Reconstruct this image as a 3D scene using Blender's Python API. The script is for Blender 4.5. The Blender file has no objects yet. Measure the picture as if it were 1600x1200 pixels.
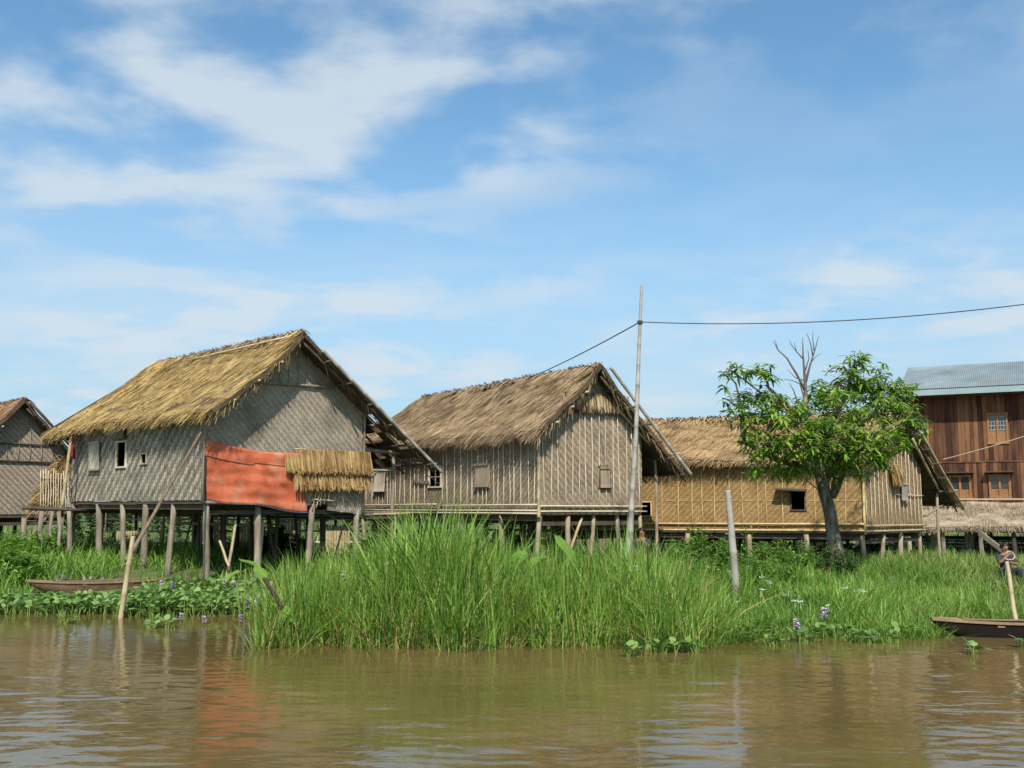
import bpy, math, random
import numpy as np
from mathutils import Vector, Matrix, noise as mnoise

random.seed(7)
rng = np.random.default_rng(11)
sc = bpy.context.scene
col = sc.collection

# ------------------------------------------------------------------ camera
CAM_H = 2.0
PITCH = math.radians(6.77)
cam = bpy.data.cameras.new('camera')
cam.sensor_width = 36.0
cam.lens = 36.0
cam.clip_end = 5000
cam_o = bpy.data.objects.new('camera', cam)
cam_o.location = (0, 0, CAM_H)
cam_o.rotation_euler = (math.pi / 2 + PITCH, 0, 0)
col.objects.link(cam_o)
sc.camera = cam_o

# ------------------------------------------------------------------ world / sky
SUN_EL = math.radians(49)
SUN_AZ = (0.02, -0.9998)          # horizontal direction towards the sun
w = bpy.data.worlds.new('World')
sc.world = w
w.use_nodes = True
nt = w.node_tree
nt.nodes.clear()
def wn(t, **k):
    n = nt.nodes.new(t)
    for a, b in k.items():
        setattr(n, a, b)
    return n
out = wn('ShaderNodeOutputWorld')
bg = wn('ShaderNodeBackground')
bg.inputs['Strength'].default_value = 0.12
sky = wn('ShaderNodeTexSky', sky_type='NISHITA')
sky.sun_disc = False
sky.sun_elevation = SUN_EL
sky.sun_rotation = math.atan2(SUN_AZ[0], SUN_AZ[1])
sky.air_density = 1.0
sky.dust_density = 0.6
sky.ozone_density = 2.2
tc = wn('ShaderNodeTexCoord')
sep = wn('ShaderNodeSeparateXYZ')
nt.links.new(tc.outputs['Generated'], sep.inputs[0])
def wmath(op, a, b=None, clamp=False):
    n = wn('ShaderNodeMath', operation=op)
    n.use_clamp = clamp
    for i, q in enumerate((a, b)):
        if q is None:
            continue
        if isinstance(q, (int, float)):
            n.inputs[i].default_value = q
        else:
            nt.links.new(q, n.inputs[i])
    return n.outputs[0]
zc = wmath('ADD', wmath('MAXIMUM', sep.outputs[2], 0.0), 0.16)
px_ = wmath('DIVIDE', sep.outputs[0], zc)
py_ = wmath('DIVIDE', sep.outputs[1], zc)
comb = wn('ShaderNodeCombineXYZ')
nt.links.new(px_, comb.inputs[0])
nt.links.new(py_, comb.inputs[1])
def cloud(scale, detail, rough, dist, off, lo, hi, sx=1.0):
    mp = wn('ShaderNodeMapping')
    mp.inputs['Location'].default_value = off
    mp.inputs['Scale'].default_value = (sx, 1, 1)
    nt.links.new(comb.outputs[0], mp.inputs[0])
    n = wn('ShaderNodeTexNoise')
    n.inputs['Scale'].default_value = scale
    n.inputs['Detail'].default_value = detail
    n.inputs['Roughness'].default_value = rough
    n.inputs['Distortion'].default_value = dist
    nt.links.new(mp.outputs[0], n.inputs[0])
    r = wn('ShaderNodeMapRange')
    r.interpolation_type = 'SMOOTHSTEP'
    r.inputs[1].default_value = lo
    r.inputs[2].default_value = hi
    nt.links.new(n.outputs[0], r.inputs[0])
    return r.outputs[0]
c1 = cloud(3.0, 6, 0.5, 0.2, (15.3, 7.1, 0.0), 0.41, 0.64, 0.95)     # soft puffs
c2 = cloud(0.8, 3, 0.45, 0.3, (12.6, 3.1, 0.0), 0.34, 0.58, 0.9)     # where the puffs gather
c3 = cloud(1.5, 6, 0.6, 0.3, (1.0, 5.0, 0.0), 0.45, 0.80, 0.35)        # thin veil streaks
hz = wn('ShaderNodeMapRange')
hz.interpolation_type = 'SMOOTHSTEP'
hz.inputs[1].default_value = 0.40
hz.inputs[2].default_value = 0.02
nt.links.new(sep.outputs[2], hz.inputs[0])
puff = wmath('MULTIPLY', c1, wmath('ADD', wmath('MULTIPLY', c2, 0.9), 0.12))
veil = wmath('MULTIPLY', c3, wmath('ADD', wmath('MULTIPLY', hz.outputs[0], 0.95), 0.10))
low = wmath('MULTIPLY', hz.outputs[0], 0.85)
fac = wmath('ADD', puff, veil, clamp=True)
fac = wmath('MULTIPLY', fac, 0.80)
tint = wn('ShaderNodeMix', data_type='RGBA', blend_type='MULTIPLY')
tint.inputs[0].default_value = 1.0
nt.links.new(sky.outputs[0], tint.inputs[6])
tint.inputs[7].default_value = (0.76, 1.0, 1.02, 1)
hmix = wn('ShaderNodeMix', data_type='RGBA')          # pale humid air low in the sky
nt.links.new(low, hmix.inputs[0])
nt.links.new(tint.outputs[2], hmix.inputs[6])
hmix.inputs[7].default_value = (2.65, 3.60, 4.50, 1)
mx = wn('ShaderNodeMix', data_type='RGBA')
nt.links.new(fac, mx.inputs[0])
nt.links.new(hmix.outputs[2], mx.inputs[6])
mx.inputs[7].default_value = (4.05, 4.55, 4.95, 1)
nt.links.new(mx.outputs[2], bg.inputs[0])
nt.links.new(bg.outputs[0], out.inputs[0])

sun = bpy.data.lights.new('sun', 'SUN')
sun.energy = 3.9
sun.angle = math.radians(1.2)
sun.color = (1.0, 0.95, 0.86)
sun_o = bpy.data.objects.new('sun', sun)
d = Vector((-SUN_AZ[0] * math.cos(SUN_EL), -SUN_AZ[1] * math.cos(SUN_EL), -math.sin(SUN_EL)))
sun_o.rotation_euler = d.to_track_quat('-Z', 'Y').to_euler()
sun_o.location = (-10, -20, 30)
col.objects.link(sun_o)

sc.view_settings.view_transform = 'Standard'
sc.view_settings.look = 'None'
sc.view_settings.gamma = 1.0
sc.view_settings.use_curve_mapping = False
sc.view_settings.exposure = 0.50

# ------------------------------------------------------------------ measuring helpers (1600 x 1200 photograph units)
F = 1600.0
def ray(px, py):
    rx, ry = (px - 800) / F, (600 - py) / F
    return Vector((rx, math.cos(PITCH) - ry * math.sin(PITCH), math.sin(PITCH) + ry * math.cos(PITCH)))
def at(px, py, Y):
    r = ray(px, py)
    k = Y / r.y
    return Vector((r.x * k, Y, CAM_H + r.z * k))
def on_level(px, py, z):
    r = ray(px, py)
    k = (z - CAM_H) / r.z
    return Vector((r.x * k, r.y * k, z))

# ------------------------------------------------------------------ materials
def mat(name, cols, scale=4.0, stretch=(1, 1, 1), rough=0.8, bump=0.0, bscale=30.0, bstretch=(1, 1, 1),
        island=0.0, transl=0.0, detail=5.0, spec=0.3, stain=None, metallic=0.0):
    m = bpy.data.materials.new(name)
    m.use_nodes = True
    t = m.node_tree
    t.nodes.clear()
    N = lambda q: t.nodes.new(q)
    L = t.links.new
    o = N('ShaderNodeOutputMaterial')
    p = N('ShaderNodeBsdfPrincipled')
    p.inputs['Roughness'].default_value = rough
    p.inputs['Specular IOR Level'].default_value = spec
    p.inputs['Metallic'].default_value = metallic
    co = N('ShaderNodeTexCoord')
    mp = N('ShaderNodeMapping')
    mp.inputs['Scale'].default_value = stretch
    L(co.outputs['Object'], mp.inputs[0])
    n = N('ShaderNodeTexNoise')
    n.inputs['Scale'].default_value = scale
    n.inputs['Detail'].default_value = detail
    n.inputs['Roughness'].default_value = 0.6
    L(mp.outputs[0], n.inputs[0])
    fac = n.outputs[0]
    if island > 0:
        g = N('ShaderNodeNewGeometry')
        a = N('ShaderNodeMath'); a.operation = 'MULTIPLY_ADD'
        L(g.outputs['Random Per Island'], a.inputs[0])
        a.inputs[1].default_value = island
        a.inputs[2].default_value = -island * 0.5
        b = N('ShaderNodeMath'); b.operation = 'ADD'
        L(a.outputs[0], b.inputs[0]); L(fac, b.inputs[1])
        fac = b.outputs[0]
    r = N('ShaderNodeValToRGB')
    k = len(cols)
    els = r.color_ramp.elements
    while len(els) < k:
        els.new(0.5)
    for i, c in enumerate(cols):
        els[i].position = 0.28 + 0.44 * i / max(1, k - 1)
        els[i].color = (*c, 1)
    L(fac, r.inputs[0])
    colr = r.outputs[0]
    if stain:
        n2 = N('ShaderNodeTexNoise')
        n2.inputs['Scale'].default_value = stain[1]
        n2.inputs['Detail'].default_value = 6
        L(co.outputs['Object'], n2.inputs[0])
        mr = N('ShaderNodeMapRange')
        mr.inputs[1].default_value = 0.5; mr.inputs[2].default_value = 0.72
        mr.inputs[4].default_value = stain[2]
        L(n2.outputs[0], mr.inputs[0])
        x = N('ShaderNodeMix'); x.data_type = 'RGBA'
        L(mr.outputs[0], x.inputs[0]); L(colr, x.inputs[6])
        x.inputs[7].default_value = (*stain[0], 1)
        colr = x.outputs[2]
    L(colr, p.inputs['Base Color'])
    if bump > 0:
        mb = N('ShaderNodeMapping')
        mb.inputs['Scale'].default_value = bstretch
        L(co.outputs['Object'], mb.inputs[0])
        nb = N('ShaderNodeTexNoise')
        nb.inputs['Scale'].default_value = bscale
        nb.inputs['Detail'].default_value = 4
        L(mb.outputs[0], nb.inputs[0])
        bu = N('ShaderNodeBump')
        bu.inputs['Strength'].default_value = bump
        bu.inputs['Distance'].default_value = 0.03
        L(nb.outputs[0], bu.inputs['Height'])
        L(bu.outputs[0], p.inputs['Normal'])
    if transl > 0:
        tr = N('ShaderNodeBsdfTranslucent')
        hs = N('ShaderNodeHueSaturation')
        hs.inputs['Saturation'].default_value = 1.1
        hs.inputs['Value'].default_value = 1.35
        L(colr, hs.inputs['Color'])
        L(hs.outputs[0], tr.inputs[0])
        ms = N('ShaderNodeMixShader')
        ms.inputs[0].default_value = transl
        L(p.outputs[0], ms.inputs[1]); L(tr.outputs[0], ms.inputs[2])
        L(ms.outputs[0], o.inputs[0])
    else:
        L(p.outputs[0], o.inputs[0])
    return m

M = {}
M['warp1'] = mat('grey_bamboo_warp', [(.27, .23, .17), (.41, .355, .265), (.54, .48, .375)], 3, island=.35, bump=.3, bscale=60, stain=((.14, .12, .09), 1.3, .5))
M['weft1'] = mat('grey_bamboo_weft', [(.155, .13, .095), (.22, .185, .14), (.29, .245, .185)], 3, island=.3, bump=.3, bscale=60, stain=((.09, .075, .055), 1.3, .5))
M['warp1g'] = mat('gable_bamboo_warp', [(.28, .235, .175), (.36, .305, .23), (.43, .37, .28)], 2.2, island=.3, bump=.3, bscale=60, stain=((.13, .115, .085), .9, .75))
M['weft1g'] = mat('gable_bamboo_weft', [(.24, .20, .15), (.31, .26, .195), (.37, .315, .24)], 2.2, island=.3, bump=.3, bscale=60, stain=((.11, .095, .07), .9, .75))
M['warp2'] = mat('brown_bamboo_warp', [(.24, .18, .125), (.34, .26, .18), (.43, .335, .24)], 2.0, island=.3, bump=.3, bscale=60, stain=((.16, .12, .08), 1.1, .5))
M['weft2'] = mat('brown_bamboo_weft', [(.20, .148, .10), (.27, .203, .14), (.34, .26, .18)], 2.0, island=.3, bump=.3, bscale=60, stain=((.10, .075, .05), 1.1, .5))
M['warp3'] = mat('golden_bamboo_warp', [(.28, .17, .068), (.37, .235, .095), (.46, .30, .13)], 2.0, island=.3, bump=.3, bscale=60, stain=((.20, .115, .045), 1.0, .55))
M['weft3'] = mat('golden_bamboo_weft', [(.24, .145, .056), (.32, .195, .078), (.40, .25, .105)], 2.0, island=.3, bump=.3, bscale=60, stain=((.14, .08, .03), 1.0, .55))
M['back'] = mat('wall_backing', [(.13, .11, .085), (.21, .175, .135)], 6)
M['back3'] = mat('golden_wall_backing', [(.15, .09, .035), (.24, .145, .06)], 6)
M['batten2'] = mat('pale_batten', [(.44, .36, .25), (.58, .49, .35), (.68, .59, .45)], 3, island=.4)
M['batten3'] = mat('golden_batten', [(.46, .31, .13), (.60, .43, .20), (.70, .54, .29)], 3, island=.4)
M['bamboo'] = mat('bamboo_pole', [(.30, .23, .13), (.42, .33, .19), (.50, .41, .25)], 3, island=.25, rough=.55, bump=.15, bscale=25)
M['bamboo_grey'] = mat('grey_bamboo_pole', [(.22, .20, .165), (.34, .31, .26), (.44, .41, .35)], 3, island=.2, rough=.6, bump=.15, bscale=25)
M['bamboo_post'] = mat('weathered_bamboo_post', [(.20, .155, .10), (.31, .245, .16), (.40, .33, .23)], 3, island=.25, bump=.3, bscale=18, bstretch=(3, 3, .3))
M['post'] = mat('weathered_post', [(.15, .12, .085), (.26, .215, .155), (.36, .31, .235)], 3.5, stretch=(3, 3, .5), island=.25, bump=.6, bscale=18, bstretch=(3, 3, .3), stain=((.09, .07, .05), 1.6, .6))
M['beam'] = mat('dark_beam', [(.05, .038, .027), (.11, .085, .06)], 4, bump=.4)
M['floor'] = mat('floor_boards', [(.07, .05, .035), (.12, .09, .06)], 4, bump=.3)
M['thatch1'] = mat('golden_thatch', [(.24, .155, .055), (.43, .295, .11), (.58, .42, .175)], 1.6, island=.42, rough=.9, stain=((.17, .105, .05), .9, .55))
M['thatch2'] = mat('brown_thatch', [(.19, .125, .066), (.36, .25, .135), (.51, .375, .22)], 1.5, island=.45, rough=.9, stain=((.15, .095, .05), 1.0, .6))
M['thatch3'] = mat('tawny_thatch', [(.20, .125, .056), (.36, .235, .11), (.48, .335, .17)], 1.5, island=.42, rough=.9, stain=((.17, .10, .045), 1.0, .5))
M['thatch0'] = mat('reddish_thatch', [(.22, .12, .06), (.36, .21, .11), (.45, .29, .17)], 1.6, island=.4, rough=.9)
M['thatchg'] = mat('grey_tan_thatch', [(.20, .15, .095), (.33, .255, .165), (.44, .36, .25)], 1.6, island=.45, rough=.9)
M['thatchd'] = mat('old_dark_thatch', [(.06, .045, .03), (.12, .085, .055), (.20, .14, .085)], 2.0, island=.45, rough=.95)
M['straw'] = mat('bright_straw', [(.16, .095, .035), (.30, .185, .07), (.44, .30, .135)], 2.0, island=.5, rough=.85)
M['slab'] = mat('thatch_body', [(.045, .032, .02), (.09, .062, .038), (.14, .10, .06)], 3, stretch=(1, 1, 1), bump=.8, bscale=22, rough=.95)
M['tarp'] = mat('orange_tarpaulin', [(.40, .075, .032), (.53, .125, .055), (.60, .20, .10)], 2.4, rough=.6, bump=.6, bscale=5, stain=((.55, .31, .20), 1.7, .9))
M['blue'] = mat('blue_hem', [(.06, .08, .16), (.10, .13, .24)], 5)
M['timber'] = mat('red_brown_timber', [(.05, .020, .011), (.125, .052, .024), (.23, .105, .048)], 2.2, stretch=(2, 2, .35), island=.5, bump=.4, bscale=14, bstretch=(4, 4, .3), stain=((.05, .025, .015), .7, .55))
M['timber_trim'] = mat('orange_timber_trim', [(.24, .11, .042), (.34, .17, .07)], 5, bump=.2, island=.2)
M['glass'] = mat('window_glass', [(.02, .03, .03), (.05, .06, .06)], 3, rough=.06, spec=.8)
M['lattice'] = mat('pale_lattice', [(.17, .22, .22), (.26, .31, .31)], 4)
M['dark'] = mat('dark_void', [(.012, .01, .009), (.02, .017, .014)], 3)
M['tin'] = mat('corrugated_tin', [(.19, .24, .25), (.26, .31, .32), (.34, .385, .385)], .9, rough=.45, metallic=.25, spec=.4, stain=((.36, .27, .19), .7, .5))
M['fascia'] = mat('pale_fascia', [(.26, .34, .35), (.33, .41, .42)], 2)
M['canoe'] = mat('canoe_wood', [(.10, .06, .035), (.17, .105, .06), (.24, .16, .095)], 4, stretch=(.4, 3, 3), bump=.3, rough=.7)
M['canoe_dark'] = mat('tarred_hull', [(.010, .008, .007), (.022, .017, .013)], 4, rough=.85, spec=.1)
M['gunwale'] = mat('bare_gunwale', [(.22, .14, .08), (.32, .22, .135)], 5, bump=.2)
M['bark'] = mat('mango_bark', [(.06, .047, .034), (.17, .135, .10), (.34, .29, .22)], 9, stretch=(1, 1, .3), bump=1.0, bscale=14, bstretch=(1.5, 1.5, .4), rough=.95)
M['deadwood'] = mat('dead_branch', [(.09, .075, .062), (.16, .135, .115)], 6, bump=.3)
M['leaf'] = mat('mango_leaf', [(.055, .125, .018), (.155, .275, .032), (.33, .45, .065)], 1.1, island=.48, transl=.36, rough=.42, spec=.5)
M['reed'] = mat('reed_green', [(.085, .18, .025), (.18, .33, .045), (.33, .47, .10)], .9, island=.66, transl=.38, rough=.5, spec=.4)
M['reed_dry'] = mat('reed_dry', [(.20, .15, .05), (.36, .27, .11)], 2, island=.5, transl=.15)
M['grass'] = mat('bank_grass', [(.085, .18, .026), (.17, .31, .045), (.29, .43, .09)], .55, island=.55, transl=.32, rough=.55)
M['grass_far'] = mat('field_grass', [(.11, .18, .035), (.19, .28, .06), (.30, .36, .12)], .5, island=.42, transl=.3)
M['weed'] = mat('leafy_weed', [(.075, .165, .025), (.14, .27, .04), (.24, .37, .07)], .8, island=.4, transl=.32)
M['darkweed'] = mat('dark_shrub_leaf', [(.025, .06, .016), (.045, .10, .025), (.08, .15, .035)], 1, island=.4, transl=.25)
M['hyac'] = mat('hyacinth_leaf', [(.075, .155, .03), (.15, .265, .055), (.27, .385, .12)], 1.4, island=.5, transl=.25, rough=.32, spec=.5)
M['hyac_stem'] = mat('hyacinth_stem', [(.12, .20, .04), (.22, .31, .07)], 2, island=.4, transl=.25)
M['taro'] = mat('taro_leaf', [(.10, .22, .03), (.17, .31, .045), (.26, .38, .07)], 1.5, transl=.35, rough=.45)
M['petal'] = mat('lilac_petal', [(.42, .28, .50), (.58, .42, .63), (.70, .57, .74)], 3, island=.6, transl=.3)
M['white'] = mat('white_blossom', [(.62, .64, .55), (.80, .80, .74)], 5, island=.3, transl=.2)
M['skin'] = mat('skin', [(.22, .11, .065), (.29, .15, .09)], 6, rough=.55)
M['hair'] = mat('black_hair', [(.008, .006, .006), (.018, .014, .012)], 20, rough=.5)
M['shirt_dark'] = mat('charcoal_cloth', [(.03, .03, .035), (.06, .06, .065)], 6, rough=.9)
M['shirt_purple'] = mat('purple_cloth', [(.09, .06, .19), (.14, .10, .28)], 6, rough=.9)
M['shirt_brown'] = mat('brown_cloth', [(.12, .05, .035), (.20, .09, .06)], 6, rough=.9)
M['red'] = mat('red_cloth', [(.26, .03, .045), (.36, .055, .075)], 3, rough=.8)
M['brown_pole'] = mat('brown_pole', [(.10, .07, .045), (.17, .12, .075), (.24, .175, .11)], 3, bump=.2)
M['wire'] = mat('black_wire', [(.04, .04, .045), (.08, .08, .085)], 5)
M['rope'] = mat('pale_rope', [(.40, .30, .19), (.52, .42, .29)], 8)
M['boat_white'] = mat('white_boat_paint', [(.55, .62, .66), (.70, .75, .78)], 3)

# ------------------------------------------------------------------ mesh helpers
ROOT = {}
def setp(o, label=None, cat=None, group=None, kind=None):
    if label: o['label'] = label
    if cat: o['category'] = cat
    if group: o['group'] = group
    if kind: o['kind'] = kind
    return o
def empty(name, loc, label, cat, group=None):
    o = bpy.data.objects.new(name, None)
    o.empty_display_size = .3
    o.location = loc
    col.objects.link(o)
    ROOT[o.name] = Vector(loc)
    return setp(o, label, cat, group)
def link(name, me, parent, origin):
    o = bpy.data.objects.new(name, me)
    col.objects.link(o)
    if parent is not None:
        o.parent = parent
        ROOT[o.name] = ROOT[parent.name]
    else:
        o.location = origin
        ROOT[o.name] = Vector(origin)
    return o
def org(parent, origin):
    return ROOT[parent.name] if parent is not None else Vector(origin)

class MB:
    def __init__(s):
        s.v, s.f, s.m = [], [], []
    def add(s, vs, fs, mi=0):
        b = len(s.v)
        s.v.extend([tuple(q) for q in vs])
        s.f.extend([tuple(b + i for i in q) for q in fs])
        s.m.extend([mi] * len(fs))
    def box(s, c, ax, ay, az, mi=0):
        c, ax, ay, az = Vector(c), Vector(ax), Vector(ay), Vector(az)
        vs = [c + sx * ax + sy * ay + sz * az for sx in (-1, 1) for sy in (-1, 1) for sz in (-1, 1)]
        s.add(vs, [(0, 1, 3, 2), (4, 6, 7, 5), (0, 4, 5, 1), (2, 3, 7, 6), (0, 2, 6, 4), (1, 5, 7, 3)], mi)
    def beam(s, p, q, wd, ht, mi=0, up=(0, 0, 1)):
        p, q = Vector(p), Vector(q)
        d = (q - p)
        a = d.normalized()
        sd = a.cross(Vector(up))
        if sd.length < 1e-4:
            sd = Vector((1, 0, 0))
        sd.normalize()
        u2 = sd.cross(a)
        s.box((p + q) / 2, d / 2, sd * wd / 2, u2 * ht / 2, mi)
    def tube(s, pts, rad, n=7, mi=0, cap=True):
        pts = [Vector(q) for q in pts]
        if not isinstance(rad, (list, tuple)):
            rad = [rad] * len(pts)
        vs, fs = [], []
        prev = None
        for i, q in enumerate(pts):
            d = (pts[min(i + 1, len(pts) - 1)] - pts[max(i - 1, 0)]).normalized()
            if prev is None:
                a = d.cross(Vector((0, 0, 1)) if abs(d.z) < .9 else Vector((1, 0, 0))).normalized()
            else:
                a = (prev - d * prev.dot(d)).normalized()
            prev = a
            b = d.cross(a)
            for k in range(n):
                t = 2 * math.pi * k / n
                vs.append(q + (a * math.cos(t) + b * math.sin(t)) * rad[i])
        for i in range(len(pts) - 1):
            for k in range(n):
                fs.append((i * n + k, i * n + (k + 1) % n, (i + 1) * n + (k + 1) % n, (i + 1) * n + k))
        if cap:
            fs.append(tuple(range(n))[::-1])
            fs.append(tuple(range((len(pts) - 1) * n, len(pts) * n)))
        s.add(vs, fs, mi)
    def prism(s, pts, ext, mi=0):
        pts = [Vector(q) for q in pts]
        e = Vector(ext)
        n = len(pts)
        s.add(pts + [q + e for q in pts],
              [tuple(range(n))[::-1], tuple(range(n, 2 * n))] + [(i, (i + 1) % n, n + (i + 1) % n, n + i) for i in range(n)], mi)
    def build(s, name, mats, parent=None, origin=(0, 0, 0), smooth=False, kind=None):
        o0 = org(parent, origin)
        me = bpy.data.meshes.new(name)
        me.from_pydata([(q[0] - o0.x, q[1] - o0.y, q[2] - o0.z) for q in s.v], [], s.f)
        if not isinstance(mats, (list, tuple)):
            mats = [mats]
        for q in mats:
            me.materials.append(M[q])
        if len(mats) > 1:
            me.polygons.foreach_set('material_index', s.m)
        if smooth:
            me.polygons.foreach_set('use_smooth', [True] * len(me.polygons))
        me.update()
        o = link(name, me, parent, origin)
        if kind:
            o['kind'] = kind
        return o

def strips(name, P, D0, G, W, Ln, Wd, mats, parent=None, origin=(0, 0, 0), K=3, prof=None, kind='stuff', midx=None, fold=None):
    """N ribbons: centre line P + L*(D0 t + G t^2), half width W*Wd*prof."""
    P, D0, G, W = (np.asarray(q, float) for q in (P, D0, G, W))
    Ln, Wd = np.asarray(Ln, float), np.asarray(Wd, float)
    N = len(P)
    t = np.linspace(0, 1, K + 1)
    if prof is None:
        prof = np.linspace(1, .08, K + 1)
    prof = np.asarray(prof, float)
    c = P[:, None, :] + Ln[:, None, None] * (D0[:, None, :] * t[None, :, None] + G[:, None, :] * (t ** 2)[None, :, None])
    hw = (Wd[:, None] * .5 * prof[None, :])[:, :, None] * W[:, None, :]
    v = np.stack([c - hw, c + hw], axis=2)          # N, K+1, 2, 3
    o0 = org(parent, origin)
    v = v.reshape(-1, 3) - np.array(o0)
    base = (np.arange(N) * (K + 1) * 2)[:, None]
    k = np.arange(K) * 2
    q = np.stack([k, k + 1, k + 3, k + 2], axis=1)    # K,4
    f = (base[:, :, None] + q[None, :, :]).reshape(-1, 4)
    me = bpy.data.meshes.new(name)
    me.vertices.add(len(v))
    me.vertices.foreach_set('co', v.astype(np.float32).ravel())
    me.loops.add(f.size)
    me.loops.foreach_set('vertex_index', f.astype(np.int32).ravel())
    me.polygons.add(len(f))
    me.polygons.foreach_set('loop_start', np.arange(0, f.size, 4, dtype=np.int32))
    if not isinstance(mats, (list, tuple)):
        mats = [mats]
    for m_ in mats:
        me.materials.append(M[m_])
    if midx is not None:
        me.polygons.foreach_set('material_index', np.repeat(np.asarray(midx, np.int32), K))
    me.polygons.foreach_set('use_smooth', np.ones(len(f), bool))
    me.update(calc_edges=True)
    me.validate()
    o = link(name, me, parent, origin)
    if kind:
        o['kind'] = kind
    return o

def unit(a):
    return a / np.maximum(1e-9, np.linalg.norm(a, axis=1, keepdims=True))

# ------------------------------------------------------------------ ground and water
def sstep(a, b, x):
    t = np.clip((x - a) / (b - a), 0, 1)
    return t * t * (3 - 2 * t)
def shore(x):
    x = np.asarray(x, float)
    y = 21.3 - 6.5 * sstep(-4.6, -3.5, x) + 1.0 * sstep(2.4, 4.2, x) + 2.4 * sstep(6.3, 7.6, x)
    return y + .18 * np.sin(1.9 * x) + .12 * np.sin(4.3 * x + 1) + .05 * np.sin(9.1 * x)
def ground_z(x, y):
    x, y = np.asarray(x, float), np.asarray(y, float)
    dd = y - shore(x)
    z = -.75 + .70 * sstep(-1.4, .3, dd) + .45 * sstep(.2, 5.5, dd)
    z = z + (.035 * np.sin(1.3 * x + .7 * y) + .03 * np.sin(2.7 * x - 1.9 * y + 2)) * sstep(.3, 2, dd)
    return z
def axis(lo, hi, step, far, g=1.35):
    a = list(np.arange(lo, hi, step))
    s, q = step, a[-1]
    while q < far:
        s *= g; q += s; a.append(q)
    s, q = step, a[0]
    pre = []
    while q > -far:
        s *= g; q -= s; pre.append(q)
    return np.array(pre[::-1] + a)
def sheet(name, xs, ys, zf, material, smooth=True):
    X, Y = np.meshgrid(xs, ys)
    Z = zf(X, Y)
    v = np.stack([X, Y, Z], -1).reshape(-1, 3).astype(np.float32)
    nx, ny = len(xs), len(ys)
    i = (np.arange(ny - 1)[:, None] * nx + np.arange(nx - 1)[None, :]).ravel()
    f = np.stack([i, i + 1, i + nx + 1, i + nx], 1).astype(np.int32)
    me = bpy.data.meshes.new(name)
    me.vertices.add(len(v)); me.vertices.foreach_set('co', v.ravel())
    me.loops.add(f.size); me.loops.foreach_set('vertex_index', f.ravel())
    me.polygons.add(len(f)); me.polygons.foreach_set('loop_start', np.arange(0, f.size, 4, dtype=np.int32))
    me.polygons.foreach_set('use_smooth', np.ones(len(f), bool))
    me.update(calc_edges=True)
    me.materials.append(material)
    o = bpy.data.objects.new(name, me)
    col.objects.link(o)
    o['kind'] = 'structure'
    return o
M['earth'] = mat('muddy_ground', [(.07, .06, .03), (.085, .10, .032), (.10, .15, .04)], .9, bump=.6, bscale=6, rough=.95)
sheet('ground', axis(-18, 18, .3, 900), axis(12, 40, .3, 900), ground_z, M['earth'])

wm = bpy.data.materials.new('muddy_water')
wm.use_nodes = True
p = wm.node_tree.nodes['Principled BSDF']
T = wm.node_tree
p.inputs['Base Color'].default_value = (.125, .072, .026, 1)
p.inputs['Roughness'].default_value = .045
p.inputs['IOR'].default_value = 1.33
p.inputs['Specular IOR Level'].default_value = .6
co = T.nodes.new('ShaderNodeTexCoord')
n = T.nodes.new('ShaderNodeTexNoise')
n.inputs['Scale'].default_value = .5
T.links.new(co.outputs['Object'], n.inputs[0])
rp = T.nodes.new('ShaderNodeValToRGB')
rp.color_ramp.elements[0].position = .3; rp.color_ramp.elements[0].color = (.102, .074, .024, 1)
rp.color_ramp.elements[1].position = .7; rp.color_ramp.elements[1].color = (.152, .104, .038, 1)
T.links.new(n.outputs[0], rp.inputs[0]); T.links.new(rp.outputs[0], p.inputs['Base Color'])
n2 = T.nodes.new('ShaderNodeTexNoise')
mpn = T.nodes.new('ShaderNodeMapping'); mpn.inputs['Scale'].default_value = (.6, 1.0, 1)
T.links.new(co.outputs['Object'], mpn.inputs[0]); T.links.new(mpn.outputs[0], n2.inputs[0])
n2.inputs['Scale'].default_value = 9; n2.inputs['Detail'].default_value = 3
bu = T.nodes.new('ShaderNodeBump'); bu.inputs['Strength'].default_value = .16; bu.inputs['Distance'].default_value = .02
T.links.new(n2.outputs[0], bu.inputs['Height']); T.links.new(bu.outputs[0], p.inputs['Normal'])
wr = np.random.default_rng(5)
waves = []
for i in range(34):
    lam = .26 * (1.5 / .26) ** wr.random()
    th = math.pi / 2 + wr.normal(0, .55)
    k_ = 2 * math.pi / lam
    waves.append((k_ * math.cos(th), k_ * math.sin(th), wr.random() * 6.28, (.0050 if lam > .5 else .0064) / k_ * (.8 if lam > .7 else 1.0)))
for i in range(20):
    lam = wr.uniform(.17, .36)
    th = math.pi / 2 + wr.normal(0, .38)
    k_ = 2 * math.pi / lam
    waves.append((k_ * math.cos(th), k_ * math.sin(th), wr.random() * 6.28, .0068 / k_))
def water_z(X, Y):
    Z = np.zeros_like(X)
    for kx, ky, ph, a in waves:
        Z += a * np.sin(kx * X + ky * Y + ph)
    damp = (.35 + .65 * sstep(16.5, 10.5, Y)) * (1 + .35 * np.sin(.35 * X + 1) * np.sin(.5 * Y))
    damp = damp * sstep(40, 25, Y) * sstep(60, 25, np.abs(X)) * sstep(-20, 2, Y)
    return Z * damp
ys = [4.0]
while ys[-1] < 24:
    ys.append(ys[-1] + max(.03, .42 * ys[-1] ** 2 / 2048))
ys = np.array([-300, -120, -50, -20, -8, -3, 0, 2] + ys + [26, 30])
sheet('water', axis(-15, 15, .075, 400), ys, water_z, wm)

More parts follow.
